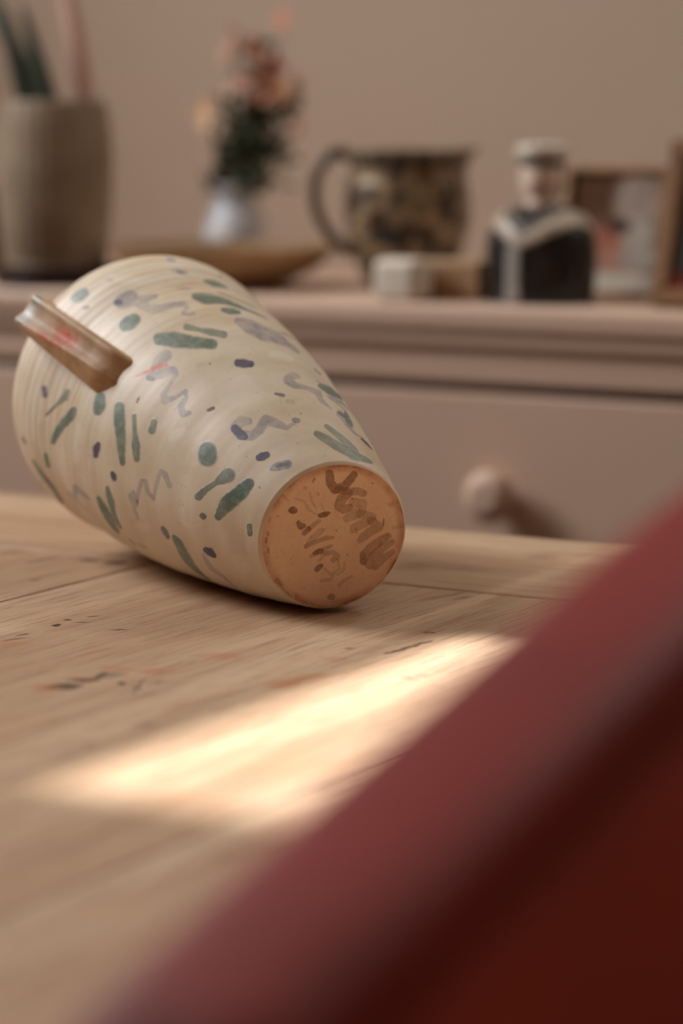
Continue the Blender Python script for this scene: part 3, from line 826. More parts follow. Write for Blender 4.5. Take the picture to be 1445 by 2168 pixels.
# throwing rings and hand-made unevenness on the outside
ring = 0.00007 * np.sin(SS * 900 + 1.5 * np.sin(PP)) * np.clip((SS - 0.12) / 0.08, 0.15, 1)
ring += 0.00010 * np.sin(SS * 260 + 2 * np.sin(PP * 2) + 1)
fade = np.ones_like(SS); fade[NS:] = 0
RR += ring * fade * np.clip(SS / 0.01, 0, 1)
pos = np.stack([vpoint(SS[i], RR[i], PP[i]) for i in range(len(s_all))])

CH = {k: np.zeros((NS, NP), np.float32) for k in 'GWDRBH'}
ds_mm = VL * 1000 / (NS - 1)
dp_deg = 360 / NP


JIT = random.Random(3)


def dab_all(A, alpha, pts, soft, hs, hp, s0=0.0, wrap=True):
    """brush stroke: chain of elliptical dabs over the surface grid A"""
    pts = np.array(pts, float)
    cps = []
    for i in range(len(pts) - 1 if len(pts) > 1 else 1):
        a = pts[i]; b = pts[min(i + 1, len(pts) - 1)]
        Q = np.array([[a[2], a[3]], [a[3], a[4]]]) * .5 + np.array([[b[2], b[3]], [b[3], b[4]]]) * .5
        dd = (b[:2] - a[:2])
        dist = math.sqrt(max(dd @ np.linalg.inv(Q) @ dd, 0))
        n = max(2, int(dist * 3.5) + 1)
        for f in np.linspace(0, 1, n):
            cps.append(a + (b - a) * f)
    for c in cps:
        c = c.copy(); c[2:] *= JIT.uniform(.84, 1.16)
        Q = np.array([[c[2], c[3]], [c[3], c[4]]])
        M = np.linalg.inv(Q)
        es, ep = math.sqrt(c[2]) * 1.5, math.sqrt(c[4]) * 1.5
        i0 = max(int((c[0] - s0 - es) / hs), 0); i1 = min(int((c[0] - s0 + es) / hs) + 2, A.shape[0])
        j0 = int(math.floor((c[1] - ep) / hp)); j1 = int((c[1] + ep) / hp) + 2
        if i1 <= i0: continue
        x = np.arange(i0, i1) * hs + s0 - c[0]
        y = np.arange(j0, j1) * hp - c[1]
        d2 = M[0, 0] * x[:, None] ** 2 + 2 * M[0, 1] * x[:, None] * y[None] + M[1, 1] * y[None] ** 2
        d = np.sqrt(np.maximum(d2, 0))
        v = np.clip((1 + soft - d) / (2 * soft), 0, 1)
        v = v * v * (3 - 2 * v) * alpha
        jj = np.arange(j0, j1) % A.shape[1]
        sub = A[i0:i1][:, jj]
        A[np.ix_(np.arange(i0, i1), jj)] = np.maximum(sub, v)


for ch, al, pts in STROKES:
    dab_all(CH[ch], al, pts, 0.45 if ch == 'H' else 0.2, ds_mm, dp_deg)
# the same hand carries on round the side that faces away
fr = random.Random(11)
for k in range(46):
    s = fr.uniform(18, 235); p = (fr.uniform(-88, 62) if k % 4 else fr.uniform(-100, -60)) % 360
    R_ = vprof(np.array([s / 1000]))[0] * 1000 * math.pi / 180
    kind = fr.random()
    ang = fr.uniform(-.6, .6)
    if kind < .45:
        ln, w = fr.uniform(6, 22), fr.uniform(2, 4)
        pts = [(s + q * ln * math.cos(ang), p + q * ln * math.sin(ang) / R_, w * w * g, 0, (w / R_) ** 2 * g) for q, g in ((0, .5), (.35, 1), (.7, .5), (1, .2))]
        dab_all(CH['G'], .9, pts, .2, ds_mm, dp_deg)
    elif kind < .7:
        w = fr.uniform(1.5, 3)
        dab_all(CH['D'], .85, [(s, p, w * w, 0, (w / R_) ** 2), (s + 2, p, w * w, 0, (w / R_) ** 2)], .2, ds_mm, dp_deg)
    else:
        w = 2.2
        pts = [(s + 4 * q, (p + (8 if q % 2 else 0) / R_), w * w, 0, (w / R_) ** 2) for q in range(6)]
        dab_all(CH['W'], .6, pts, .2, ds_mm, dp_deg)

vase = thing("ceramic_vase", "cream glazed ceramic vase with green and blue brush strokes lying on its side", "vase",
             tuple(VB + 0.10 * VA - np.array([0, 0, 0.001]) - np.array([0, 0, (VB + 0.10 * VA)[2] - 0.751])))

t = NT("cream_glaze")
v = t.coord('Object')
p1 = t.split(t.attr('paint_a')); p2 = t.split(t.attr('paint_b'))
rings = t.split(t.attr('surface_uv'))
cmb = t.n('ShaderNodeCombineXYZ'); t.l(rings[0], cmb.inputs[0]); t.l(rings[1], cmb.inputs[1]); t.l(rings[2], cmb.inputs[2])
ringn = t.noise(t.mapping(cmb.outputs[0], scale=(60, 1.2, 1.2)), 2.2, 4, 0.6)
mott = t.noise(v, 28, 5, 0.6)
fineN = t.noise(v, 240, 4, 0.6)
col = t.ramp(mott, [(0.3, lin(214, 194, 164)), (0.52, lin(224, 209, 184)), (0.75, lin(231, 219, 199))])
bandm = t.math('MULTIPLY', t.maprange(ringn, 0.48, 0.68), t.maprange(rings[0], 0.42, 0.75, 0.08, 0.75))
col = t.mix(bandm, col, lin(205, 164, 124))
col = t.mix(t.math('MULTIPLY', t.maprange(ringn, 0.52, 0.36), t.maprange(rings[0], 0.45, 0.8, 0.0, 0.45)), col, lin(234, 224, 208))
col = t.mix(t.math('MULTIPLY', p2[2], 0.9), col, lin(240, 232, 216))          # white slip
wash_n = t.math('MULTIPLY', t.maprange(fineN, 0.3, 0.7, 0.6, 1.0), t.maprange(t.noise(v, 70, 3), 0.3, 0.7, 0.6, 1.15))
col = t.mix(t.math('MULTIPLY', p1[1], wash_n), col, lin(120, 118, 138))       # thin blue-grey wash
gcol = t.mix(t.maprange(fineN, 0.4, 0.72), lin(86, 108, 94), lin(122, 144, 130))
col = t.mix(t.math('MULTIPLY', p1[0], t.maprange(mott, 0.2, 0.6, 0.82, 0.98)), col, gcol)
dcol = t.mix(t.maprange(fineN, 0.45, 0.75), lin(50, 50, 88), lin(88, 90, 128))
col = t.mix(p1[2], col, dcol)
col = t.mix(t.math('MULTIPLY', p2[0], t.maprange(fineN, 0.25, 0.6, 0.4, 1.0)), col, lin(224, 92, 34))
col = t.mix(p2[1], col, lin(104, 62, 32))
speck = t.n('ShaderNodeTexVoronoi'); t.l(v, speck.inputs['Vector']); speck.inputs['Scale'].default_value = 190
col = t.mix(t.maprange(speck.outputs['Distance'], 0.06, 0.12, 0.32, 0.0), col, lin(120, 82, 52))
t.set(col, t.maprange(mott, 0.3, 0.7, 0.42, 0.52), 0.45)
hgt = t.math('ADD', t.math('MULTIPLY', fineN, 0.25), t.math('ADD', t.math('MULTIPLY', p1[0], 0.5), t.math('MULTIPLY', p1[2], 0.4)))
t.bump(t.math('ADD', hgt, t.math('MULTIPLY', ringn, t.maprange(rings[0], 0.4, 0.8, 0.05, 0.8))), 0.35, 0.0006)
M_glaze = t.m

me = grid_mesh(pos, wrap_v=True)
pad = np.zeros((len(s_all) - NS, NP), np.float32)
full = lambda k: np.concatenate([CH[k], pad]).ravel()
set_attr(me, 'paint_a', np.stack([full('G'), full('W'), full('D')], -1))
set_attr(me, 'paint_b', np.stack([full('R'), full('B'), full('H')], -1))
set_attr(me, 'surface_uv', np.stack([(SS / 0.26).ravel(), (0.5 + 0.5 * np.cos(PP)).ravel(), (0.5 + 0.5 * np.sin(PP)).ravel()], -1))
link("body", me, M_glaze, vase)

# unglazed foot with brushed signature
F2 = np.cross(E1, VN); F2 /= np.linalg.norm(F2); F2 *= np.sign(F2[2])
F1 = np.cross(F2, VN); F1 *= np.sign(F1 @ E1)
NR, NA = 150, 460
R0 = 0.03788 - 0.0011
rr = np.linspace(0, 1, NR) * R0
aa = np.linspace(0, 2 * np.pi, NA, endpoint=False)
GX = rr[:, None] * np.cos(aa)[None]; GY = rr[:, None] * np.sin(aa)[None]
lift = -0.0004 * (1 - (rr / R0) ** 6)[:, None] * np.ones(NA)[None] + 0.00015 * np.sin(GX * 300) * np.sin(GY * 260 + 1)
lift[-1] = 0
# rim of the foot must meet the body ring exactly
ring_pts = pos[0]
rel = ring_pts - VB
ang = np.arctan2(rel @ F2, rel @ F1)
o_ = np.argsort(ang)
rad = np.linalg.norm(rel, axis=1)[o_]
rim = np.interp(aa, np.concatenate([ang[o_] - 2 * np.pi, ang[o_], ang[o_] + 2 * np.pi]) % 1e9 if False else np.concatenate([ang[o_] - 2 * np.pi, ang[o_], ang[o_] + 2 * np.pi]), np.concatenate([rad, rad, rad]))
GX = (rr / R0)[:, None] * (rim * np.cos(aa))[None]; GY = (rr / R0)[:, None] * (rim * np.sin(aa))[None]
# n points into the vase: push dished centre inwards
fp = VB + GX[..., None] * F1 + GY[..., None] * F2 - (lift * 1.0)[..., None] * VN - 0.00005 * VN
BM = np.zeros((NR, NA), np.float32)
gx, gy = GX * 1000, GY * 1000
for al, pts in BASE_MARKS:
    pts = np.array(pts)
    acc = np.zeros_like(BM)
    for i in range(len(pts) - 1):
        a, b = pts[i], pts[i + 1]
        n = max(2, int(np.linalg.norm(b[:2] - a[:2]) / (0.3 * math.sqrt(min(a[2], b[2])))) + 1)
        for f in np.linspace(0, 1, n):
            c = a + (b - a) * f
            M = np.linalg.inv(np.array([[c[2], c[3]], [c[3], c[4]]]))
            x = gx - c[0]; y = gy - c[1]
            d = np.sqrt(np.maximum(M[0, 0] * x * x + 2 * M[0, 1] * x * y + M[1, 1] * y * y, 0))
            vv = np.clip((1.15 - d) / 0.3, 0, 1)
            acc = np.maximum(acc, vv * vv * (3 - 2 * vv) * (0.8 + 0.2 * np.clip(d, 0, 1)))
    BM = 1 - (1 - BM) * (1 - np.minimum(acc * al * 1.0, .95))
t = NT("bare_clay_foot")
v = t.coord('Object')
pa = t.split(t.attr('paint_a'))
nz = t.noise(v, 60, 4); nf = t.noise(v, 420, 4)
col = t.ramp(nz, [(0.3, lin(236, 202, 168)), (0.55, lin(242, 212, 180)), (0.75, lin(246, 220, 190))])
col = t.mix(t.maprange(nf, 0.5, 0.8, 0.0, 0.25), col, lin(196, 136, 92))
rimf = t.math('MULTIPLY', t.maprange(pa[1], 0.86, 0.985), t.maprange(nz, 0.35, 0.65, 0.15, 0.8))
col = t.mix(rimf, col, lin(176, 108, 62))
col = t.mix(t.math('MULTIPLY', pa[0], t.maprange(nf, 0.25, 0.75, 0.75, 1.0)), col, lin(122, 74, 42))
spk = t.n('ShaderNodeTexVoronoi'); t.l(v, spk.inputs['Vector']); spk.inputs['Scale'].default_value = 230
col = t.mix(t.maprange(spk.outputs['Distance'], 0.05, 0.1, 0.45, 0.0), col, lin(120, 70, 36))
t.set(col, 0.7, 0.3)
t.bump(nf, 0.3, 0.0004)
me = grid_mesh(fp, wrap_v=True)
set_attr(me, 'paint_a', np.stack([BM.ravel(), np.broadcast_to((rr / R0)[:, None], BM.shape).ravel(), BM.ravel()], -1))
ft = link("foot", me, t.m, vase)
ft["label"] = "unglazed orange clay foot with brushed brown signature"

# strap handle on the shoulder
HPHI = math.radians(146.0)
HD = math.cos(HPHI) * E1 + math.sin(HPHI) * E2
HB = np.cross(VA, HD); HB /= np.linalg.norm(HB)
ctrl = smooth_profile([(.052, .1270), (.063, .1380), (.0735, .1505), (.0788, .1650), (.0835, .1800), (.0880, .1945), (.0915, .2065), (.0938, .2160), (.0935, .2245), (.0880, .2315), (.0790, .2345), (.0660, .2355)], 110)
hp = VB + ctrl[:, 1][:, None] * VA + ctrl[:, 0][:, None] * HD
tg = np.gradient(hp, axis=0); tg /= np.linalg.norm(tg, axis=1)[:, None]
NC = 80
tt = np.linspace(0, 1, len(hp))
P = np.zeros((len(hp), NC, 3)); C3 = np.zeros((len(hp), NC, 3))
for i in range(len(hp)):
    nrm = np.cross(HB, tg[i]); nrm /= np.linalg.norm(nrm)
    if nrm @ (HD * math.cos(math.pi * max(tt[i] - .55, 0) / .45 * .5) + VA * math.sin(math.pi * max(tt[i] - .55, 0) / .45 * .5)) < 0: nrm = -nrm
    sc = np.interp(tt[i], [0, .2, .6, .8, 1], [1.08, 1.0, .84, .82, .95])
    xr = np.interp(tt[i], [0, .25, .6, 1], [-3.0, -3.6, -8.2, -8.2])          # where the lower ridge runs
    sec = [(12.2, -1.2), (11.4, 2.2), (9.0, 3.5), (5.0, 2.3), ((xr + 6) / 2, 1.7), (xr + 2.6, 3.0), (xr, 3.9), (xr - 2.4, 2.5), ((xr - 2.4 - 12) / 2, .6), (-12.8, -2.4), (-11.0, -4.8), (0, -5.4), (10.0, -4.4)]
    q = np.array(sec)
    gr = np.clip((tt[i] - .12) / .3, 0, 1)                                   # the groove fades out at the lower root
    q[3, 1] = 3.0 + (q[3, 1] - 3.0) * gr; q[4, 1] = 3.1 + (q[4, 1] - 3.1) * gr; q[5, 1] = 3.3 + (q[5, 1] - 3.3) * gr
    n_ = len(q)
    u_ = np.linspace(0, n_, NC, endpoint=False)
    j = u_.astype(int); f = (u_ - j)[:, None]
    a_, b_, c_, d_ = q[(j - 1) % n_], q[j % n_], q[(j + 1) % n_], q[(j + 2) % n_]
    xy = .5 * (2 * b_ + (c_ - a_) * f + (2 * a_ - 5 * b_ + 4 * c_ - d_) * f ** 2 + (3 * b_ - a_ - 3 * c_ + d_) * f ** 3)
    x, y = xy[:, 0] * sc * .001, xy[:, 1] * sc * .001
    P[i] = hp[i] + x[:, None] * HB + y[:, None] * nrm
    mm = xy[:, 0]
    top = (xy[:, 1] > 0)
    ridge = (np.exp(-((mm - xr) / 1.6) ** 2) + np.exp(-((mm - 9.6) / 2.2) ** 2)) * top
    C3[i, :, 0] = np.clip(.12 + .88 * ridge * np.clip((tt[i] - .30) * 4.0, 0, 1) + .5 * top * np.clip((tt[i] - .42) * 4, 0, 1), 0, 1)   # glaze thins to cream on the ridges
    C3[i, :, 1] = np.exp(-((tt[i] - .40) / .055) ** 2) * np.exp(-((mm - 1.0) / 4.6) ** 2) * top + .6 * np.exp(-((tt[i] - .46) / .09) ** 2) * np.exp(-((mm - xr) / 1.8) ** 2) * top
    C3[i, :, 2] = np.exp(-((tt[i] - .66) / .055) ** 2) * np.clip((mm + 13) / 4, 0, 1) * (xy[:, 1] > -4)
P = np.concatenate([np.repeat(hp[:1], NC, 0)[None], P, np.repeat(hp[-1:], NC, 0)[None]])
C3 = np.concatenate([C3[:1], C3, C3[-1:]])
t = NT("ochre_handle_glaze")
v = t.coord('Object')
pa = t.split(t.attr('paint_a'))
nz = t.noise(v, 90, 4); nf = t.noise(v, 480, 5, .7)
col = t.mix(t.maprange(nz, .3, .7), lin(176, 134, 92), lin(204, 168, 128))
col = t.mix(t.math('MULTIPLY', pa[0], t.maprange(nz, .25, .65, .35, 1.0)), col, lin(218, 188, 156))
col = t.mix(t.math('MULTIPLY', pa[2], .8), col, lin(116, 122, 112))
col = t.mix(t.math('MULTIPLY', t.math('MULTIPLY', pa[1], t.maprange(nf, .42, .52)), 1.3), col, lin(216, 66, 14))
t.set(col, .42, .5)
t.bump(nz, .25, .0008)
me = grid_mesh(P, wrap_v=True)
set_attr(me, 'paint_a', C3)
link("handle", me, t.m, vase)["label"] = "ochre strap handle with a red scribble"

# ------------------------------------------------------------------ red chair in the foreground
cx_in, cx_out = -0.280, -0.232
chair = thing("chair", "red chair with arched backrest blurred in the foreground", "chair", (-0.45, 0.69, 0))
half = [(0.3522, 0.5), (0.3522, 0.5891), (0.3535, 0.7257), (0.359, 0.7693), (0.3699, 0.8007), (0.389, 0.8232), (0.4136, 0.8323), (0.4873, 0.8521), (0.6047, 0.8806), (0.6552, 0.8915), (0.69, 0.8966)]
outl = half + [(1.3800 - y, z) for y, z in half[-2::-1]]
sp = smooth_profile(outl, 160)
tgy = np.gradient(sp, axis=0); tgy /= np.linalg.norm(tgy, axis=1)[:, None]
inn = np.stack([tgy[:, 1], -tgy[:, 0]], 1)           # towards the inside of the arch
lean = lambda z: 0.10 * (z - 0.9)                   # backrest leans away from the table
RW, RT = 0.034, (cx_out - cx_in) / 2
thc = np.linspace(0, 2 * np.pi, 40, endpoint=False)
qx = RT * np.sign(np.cos(thc)) * np.abs(np.cos(thc)) ** .5
qy = RW / 2 * np.sign(np.sin(thc)) * np.abs(np.sin(thc)) ** .5
P = np.zeros((len(sp), 40, 3))
for i in range(len(sp)):
    c = sp[i] + inn[i] * RW / 2
    yz = c[None] - inn[i][None] * qy[:, None]
    P[i] = np.stack([(cx_in + cx_out) / 2 + qx + lean(yz[:, 1]), yz[:, 0], yz[:, 1]], -1)
ends = np.repeat(P.mean(1)[[0, -1]][:, None], 40, 1)
P = np.concatenate([ends[:1], P, ends[1:]])
link("back_frame", grid_mesh(P, wrap_v=True), M_red, chair)
# padded panel inside the arch
ctr = np.array([.69, .68])
rows, front = [], []
for f, xo in ((1.0, 0.0), (.985, .006), (.96, .010), (.90, .014), (.7, .017), (.4, .018), (.02, .018)):
    b = sp + inn * (RW - .004)
    q = ctr + (b - ctr) * f
    rows.append(np.stack([cx_out - .020 + xo + lean(q[:, 1]), q[:, 0], q[:, 1]], -1))
    front.append(np.stack([cx_in + .018 - xo * .6 + lean(q[:, 1]), q[:, 0], q[:, 1]], -1))
link("back_panel", grid_mesh(np.array(front[::-1] + rows)), M_red_pad, chair)
box("seat", (-.72, .38, .43), (-.325, 1.0, .475), M_red_pad, chair, .015, 4)
for x, y in ((-.70, .39), (-.70, .954), (-.328, .3525), (-.328, .9915)):
    box("leg", (x, y, 0), (x + .036, y + .036, .432 if x < -.5 else .47), M_red, chair, .005)
for y in (.397, .961):
    box("stretcher", (-.665, y, .2), (-.329, y + .022, .225), M_red, chair, .004)

# ------------------------------------------------------------------ things on the dresser
# tall pot with plant on a dark stand
px_, py_ = -1.376, 1.879
M_dark = flat("dark_wood", lin(54, 28, 22), lin(38, 20, 16), .5, 20)
st = lathe("round_stand", smooth_profile([(0, 0), (.050, 0), (.0535, .004), (.0535, .013), (.050, .0175), (0, .0175)], 40), (px_, py_, DZ), M_dark)
tagit(st, "dark wooden disc stand under the tall ribbed pot", "stand")
M_pot = flat("grey_brown_glaze", lin(162, 144, 122), lin(134, 114, 94), .38, 14, .0, .5)
pot = thing("plant_pot", "tall grey brown ribbed pot holding green leaves", "pot", (px_, py_, DZ + .0176))
lathe("body", smooth_profile([(0, 0), (.041, 0), (.0445, .006), (.0485, .04), (.0505, .08), (.0495, .115), (.0465, .136), (.0455, .1405), (.0430, .1405), (.0425, .13), (.043, .09), (.0425, .03), (.0, .02)], 90),
      (px_, py_, DZ + .0176), M_pot, pot, 120, bumpf=lambda a: .0005 * np.cos(a * 30))
lathe("soil", [(0.0, .128), (.0424, .127), (.0424, .118), (0.0, .118)], (px_, py_, DZ + .0176), flat("soil", lin(70, 56, 40), lin(48, 38, 28), .9, 90), pot, 40)
M_leaf = flat("dark_green_leaf", lin(46, 58, 38), lin(32, 44, 30), .5, 30)
M_pinkstalk = flat("pink_stalk", lin(204, 166, 148), lin(198, 158, 140), .6, 30)
plant = thing("cylinder_leaf_plant", "dark green spear leaves standing in the ribbed pot", "plant", (px_, py_, DZ + .144))


def spear(p0, p1, r, mat, bend=(0, 0, 0)):
    f = np.linspace(0, 1, 26)[:, None]
    path = np.array(p0) * (1 - f) + np.array(p1) * f + np.array(bend) * (f * (1 - f) * 4)
    rad = r * np.clip(1 - f[:, 0] ** 3 * .75, .02, 1) * np.where(f[:, 0] > .93, np.sqrt(np.clip((1.001 - f[:, 0]) / .07, 0, 1)), 1)
    return tube("leaf", path, rad, mat, plant, 14)


zt = DZ + .0176 + .128
spear((-1.396, 1.872, zt), (-1.424, 1.872, 1.092), .0080, M_leaf)
spear((-1.3655, 1.866, zt), (-1.3985, 1.866, 1.091), .0074, M_leaf)
spear((-1.352, 1.895, zt), (-1.390, 1.900, 1.150), .0090, M_pinkstalk, (.004, 0, 0))
spear((-1.400, 1.90, zt), (-1.47, 1.91, 1.11), .0085, M_leaf)

# dark jar at the left edge
jar = lathe("dark_jar", smooth_profile([(0, 0), (.032, 0), (.036, .006), (.037, .045), (.030, .062), (.022, .068), (.023, .075), (.019, .076), (.018, .06), (.03, .045), (.03, .01), (0, .006)], 70), (-1.556, 2.01, DZ),
            flat("dark_red_brown_glaze", lin(96, 58, 42), lin(74, 42, 30), .35, 15))
tagit(jar, "dark red brown jar behind the ribbed pot at the left edge", "jar")

# wooden bowl
bw = lathe("wooden_bowl", smooth_profile([(0, 0), (.040, 0), (.046, .002), (.070, .011), (.088, .022), (.0965, .0325), (.098, .0345), (.0965, .0355), (.093, .034), (.084, .024), (.066, .014), (.04, .007), (0, .006)], 90), (-1.2325, 1.925, DZ),
           flat("honey_wood", lin(188, 156, 116), lin(168, 136, 98), .5, 14), n=80)
tagit(bw, "shallow honey brown wooden bowl beside the flower vase", "bowl")

# small white flower vase + bouquet
fx, fy = -1.3265, 2.095
M_porc = flat("white_blue_porcelain", lin(222, 222, 222), lin(168, 176, 190), .25, 60)
fvase = lathe("flower_vase", smooth_profile([(0, 0), (.020, 0), (.023, .004), (.029, .024), (.0300, .038), (.0265, .052), (.0195, .066), (.0185, .076), (.0225, .083), (.0205, .0835), (.0165, .076), (.0175, .066), (.0245, .05), (.027, .035), (.02, .01), (0, .008)], 100), (fx, fy, DZ), M_porc)
tagit(fvase, "small white blue porcelain vase holding pink flowers behind the bowl", "vase")
bq = thing("flower_bouquet", "bunch of peach and coral flowers with dark green leaves in the small white vase", "flowers", (fx, fy, DZ + .078))
X_ = lambda px: -1.3552 + (px - 440) * .000521
Z_ = lambda py: .9292 - (py - 400) * .000428
M_fol = flat("bouquet_green", lin(62, 74, 44), lin(40, 52, 32), .6, 60)
M_stem = flat("stem_green", lin(92, 104, 62), lin(78, 88, 52), .6, 60)
pal = [flat("petal_pink", lin(228, 176, 158), lin(220, 164, 146), .6, 60), flat("petal_coral", lin(218, 152, 124), lin(210, 140, 112), .6, 60),
       flat("petal_orange", lin(216, 160, 116), lin(206, 148, 104), .6, 60), flat("petal_cream", lin(232, 204, 172), lin(224, 190, 156), .6, 60), flat("bud_olive", lin(122, 114, 70), lin(104, 98, 58), .6, 60)]
lv, lf = [], []


def leafq(c, d, up_, ln, w):
    d = np.array(d) / np.linalg.norm(d)
    sd = np.cross(d, up_); sd /= np.linalg.norm(sd) + 1e-9
    nn = np.cross(sd, d)
    b = len(lv)
    for f, g, h in ((0, 0, 0), (.3, .8, .06), (.55, 1, .08), (.8, .6, .03), (1, 0, -.08)):
        for k in (-1, 0, 1):
            lv.append(np.array(c) + d * ln * f + sd * k * w * g + nn * ln * (h + .12 * abs(k) * g))
    for i in range(4):
        for k in range(2):
            lf.append((b + i * 3 + k, b + i * 3 + k + 1, b + i * 3 + k + 4, b + i * 3 + k + 3))


for i in range(430):
    f = rng.random()
    py = 225 + 190 * (1 - (1 - f) ** 1.0)
    halfw = np.interp(py, [225, 270, 330, 380, 400, 415], [26, 46, 58, 66, 60, 34])
    px = np.interp(py, [225, 330, 415], [540, 520, 500]) + rng.normal() * halfw * .48
    c = (X_(px), fy + rng.normal() * .013, Z_(py))
    d = (rng.normal() * .8 + (px - 520) / 60, rng.normal() * .8, rng.normal() * .6 + .35)
    leafq(c, d, rng.normal(size=3), rng.uniform(.008, .016), rng.uniform(.0025, .0045))
for px, py in ((470, 200), (480, 215), (495, 205), (600, 235), (585, 260), (615, 215), (590, 310), (600, 330), (580, 345), (535, 190), (540, 205), (510, 150), (550, 95), (555, 88), (470, 225)):
    for k in range(4):
        leafq((X_(px) + rng.normal() * .002, fy + rng.normal() * .008, Z_(py) + rng.normal() * .002), rng.normal(size=3), rng.normal(size=3), .011, .0035)
tagit(link("foliage", mesh_from(lv, lf), M_fol, bq, smooth=False), kind="stuff")


def blossom(c, r, mat):
    vs, fs = [], []
    ax = np.array([-.6 + rng.normal() * .35, -.7 + rng.normal() * .3, .4 + rng.normal() * .35]); ax /= np.linalg.norm(ax)
    u = np.cross(ax, (0, 0, 1)); u /= np.linalg.norm(u); w = np.cross(ax, u)
    a0 = rng.random() * 6.28
    for k in range(6):
        a = a0 + k * math.pi / 3
        d = math.cos(a) * u + math.sin(a) * w
        e = -math.sin(a) * u + math.cos(a) * w
        b = len(vs)
        for f, g, h in ((0, .12, 0), (.35, .38, .22), (.75, .46, .30), (1.0, .2, .22)):
            for s_ in (-1, 0, 1):
                vs.append(np.array(c) + r * (d * f + e * g * s_ + ax * (h + .1 * abs(s_) + .1 * (k % 2))))
        for i in range(3):
            for s_ in range(2):
                fs.append((b + i * 3 + s_, b + i * 3 + s_ + 1, b + i * 3 + s_ + 4, b + i * 3 + s_ + 3))
    return link("blossom", mesh_from(vs, fs), mat, bq)


BL = [(515, 62, 20, 0), (592, 42, 20, 1), (512, 88, 18, 0), (508, 112, 26, 0), (530, 100, 20, 1), (552, 128, 24, 1), (535, 132, 20, 3), (572, 148, 28, 0), (578, 175, 30, 1), (560, 200, 26, 2), (585, 200, 24, 1), (548, 160, 22, 3),
      (620, 172, 22, 1), (632, 198, 26, 2), (610, 190, 22, 2), (637, 272, 24, 1), (452, 240, 24, 2), (460, 255, 18, 3), (462, 285, 18, 3), (500, 185, 22, 0), (515, 195, 18, 3), (548, 92, 16, 4), (520, 140, 16, 4), (600, 225, 16, 2), (490, 170, 18, 0), (567, 118, 16, 0)]
for px, py, r, k in BL:
    c = np.array([X_(px), fy + rng.normal() * .012, Z_(py)])
    blossom(c, r * .00054, pal[k])
    f = np.linspace(0, 1, 12)[:, None]
    base = np.array([fx + rng.normal() * .004, fy + rng.normal() * .004, DZ + .03])
    path = base * (1 - f) + c * f + np.array([(fx - c[0]) * .25, 0, 0]) * f * (1 - f) * 2
    tube("stem", path, .0008, M_stem, bq, 6)

# patterned jug
jx, jy = -1.0775, 1.972
prof = smooth_profile([(0, 0), (.033, 0), (.036, .003), (.0375, .010), (.0445, .026), (.0515, .050), (.0535, .068), (.0515, .086), (.0485, .099), (.0495, .110), (.0525, .1165), (.0505, .1172), (.0465, .108), (.0455, .098), (.049, .07), (.046, .045), (.03, .01), (0, .008)], 110)
P = lathe_pts(prof, (0, 0, 0), 150)
sd = np.array([math.cos(math.radians(30)), math.sin(math.radians(30))])      # spout / handle axis, seen side-on
ca = (P[..., 0] * sd[0] + P[..., 1] * sd[1]) / np.maximum(np.hypot(P[..., 0], P[..., 1]), 1e-6)
amt = np.clip((P[..., 2] - .090) / .027, 0, 1) ** 2 * np.clip((ca - .72) / .28, 0, 1) ** 1.5 * .0085
P[..., 0] += sd[0] * amt; P[..., 1] += sd[1] * amt; P[..., 2] += amt * .25
cream, ochre, ink, blue = [np.array(lin(*c)[:3]) for c in ((188, 162, 128), (136, 98, 58), (30, 30, 38), (58, 66, 88))]
colr = np.ones(P.shape) * cream * .55
r2 = random.Random(5)
zz_ = P[..., 2]; an_ = np.degrees(np.arctan2(P[..., 1], P[..., 0]))


def jblob(z, a, rz, ra, c, al):
    global colr
    d = np.sqrt(((zz_ - z) / rz) ** 2 + (((an_ - a + 180) % 360 - 180) / ra) ** 2)
    w = np.clip((1.2 - d) / .4, 0, 1)[..., None] * al
    colr = colr * (1 - w) + c * w


for k in range(150):
    c = [ochre, ink, ink, ink, ochre * .6, ink][k % 6]
    jblob(r2.uniform(0, .1), r2.uniform(-180, 180), r2.uniform(.003, .009), r2.uniform(4, 12), c, .85)
for k in range(40):
    jblob(r2.uniform(.01, .1), r2.uniform(-180, 180), .0025, r2.uniform(3, 12), cream, .8)
for k in range(16):
    jblob(.108, k * 22.5, .006, 8.5, ink, .95)
jblob(.118, 30, .006, 40, ochre, .6)
me = grid_mesh(P + np.array([jx, jy, DZ]), wrap_v=True)
set_attr(me, 'paint', colr)
jug = thing("jug", "dark blue and ochre patterned jug with loop handle and spout", "jug", (jx, jy, DZ))
link("body", me, vcol("painted_jug_glaze", .3), jug)
hpth = smooth_profile([(.045, .110), (.056, .1155), (.068, .110), (.0765, .096), (.0785, .080), (.0755, .064), (.067, .048), (.056, .037), (.046, .031)], 50)
tube("handle", [(jx - sd[0] * d, jy - sd[1] * d, DZ + z) for d, z in hpth], np.interp(np.linspace(0, 1, 50), [0, .5, 1], [.0055, .0045, .005]), flat("jug_handle_glaze", lin(96, 78, 56), lin(50, 44, 42), .3, 90), jug, 14)

# white candle
cd = thing("candle", "short white block candle in front of the patterned jug", "candle", (-1.0125, 1.846, DZ))
box("wax", (-1.0315, 1.829, DZ), (-.9935, 1.863, DZ + .0335), flat("white_wax", lin(236, 226, 210), lin(228, 216, 200), .5, 40), cd, .006, 4)
tube("wick", [(-1.0125, 1.846, DZ + .032), (-1.0123, 1.846, DZ + .036), (-1.0115, 1.846, DZ + .0385)], .0007, M_dark, cd, 6)

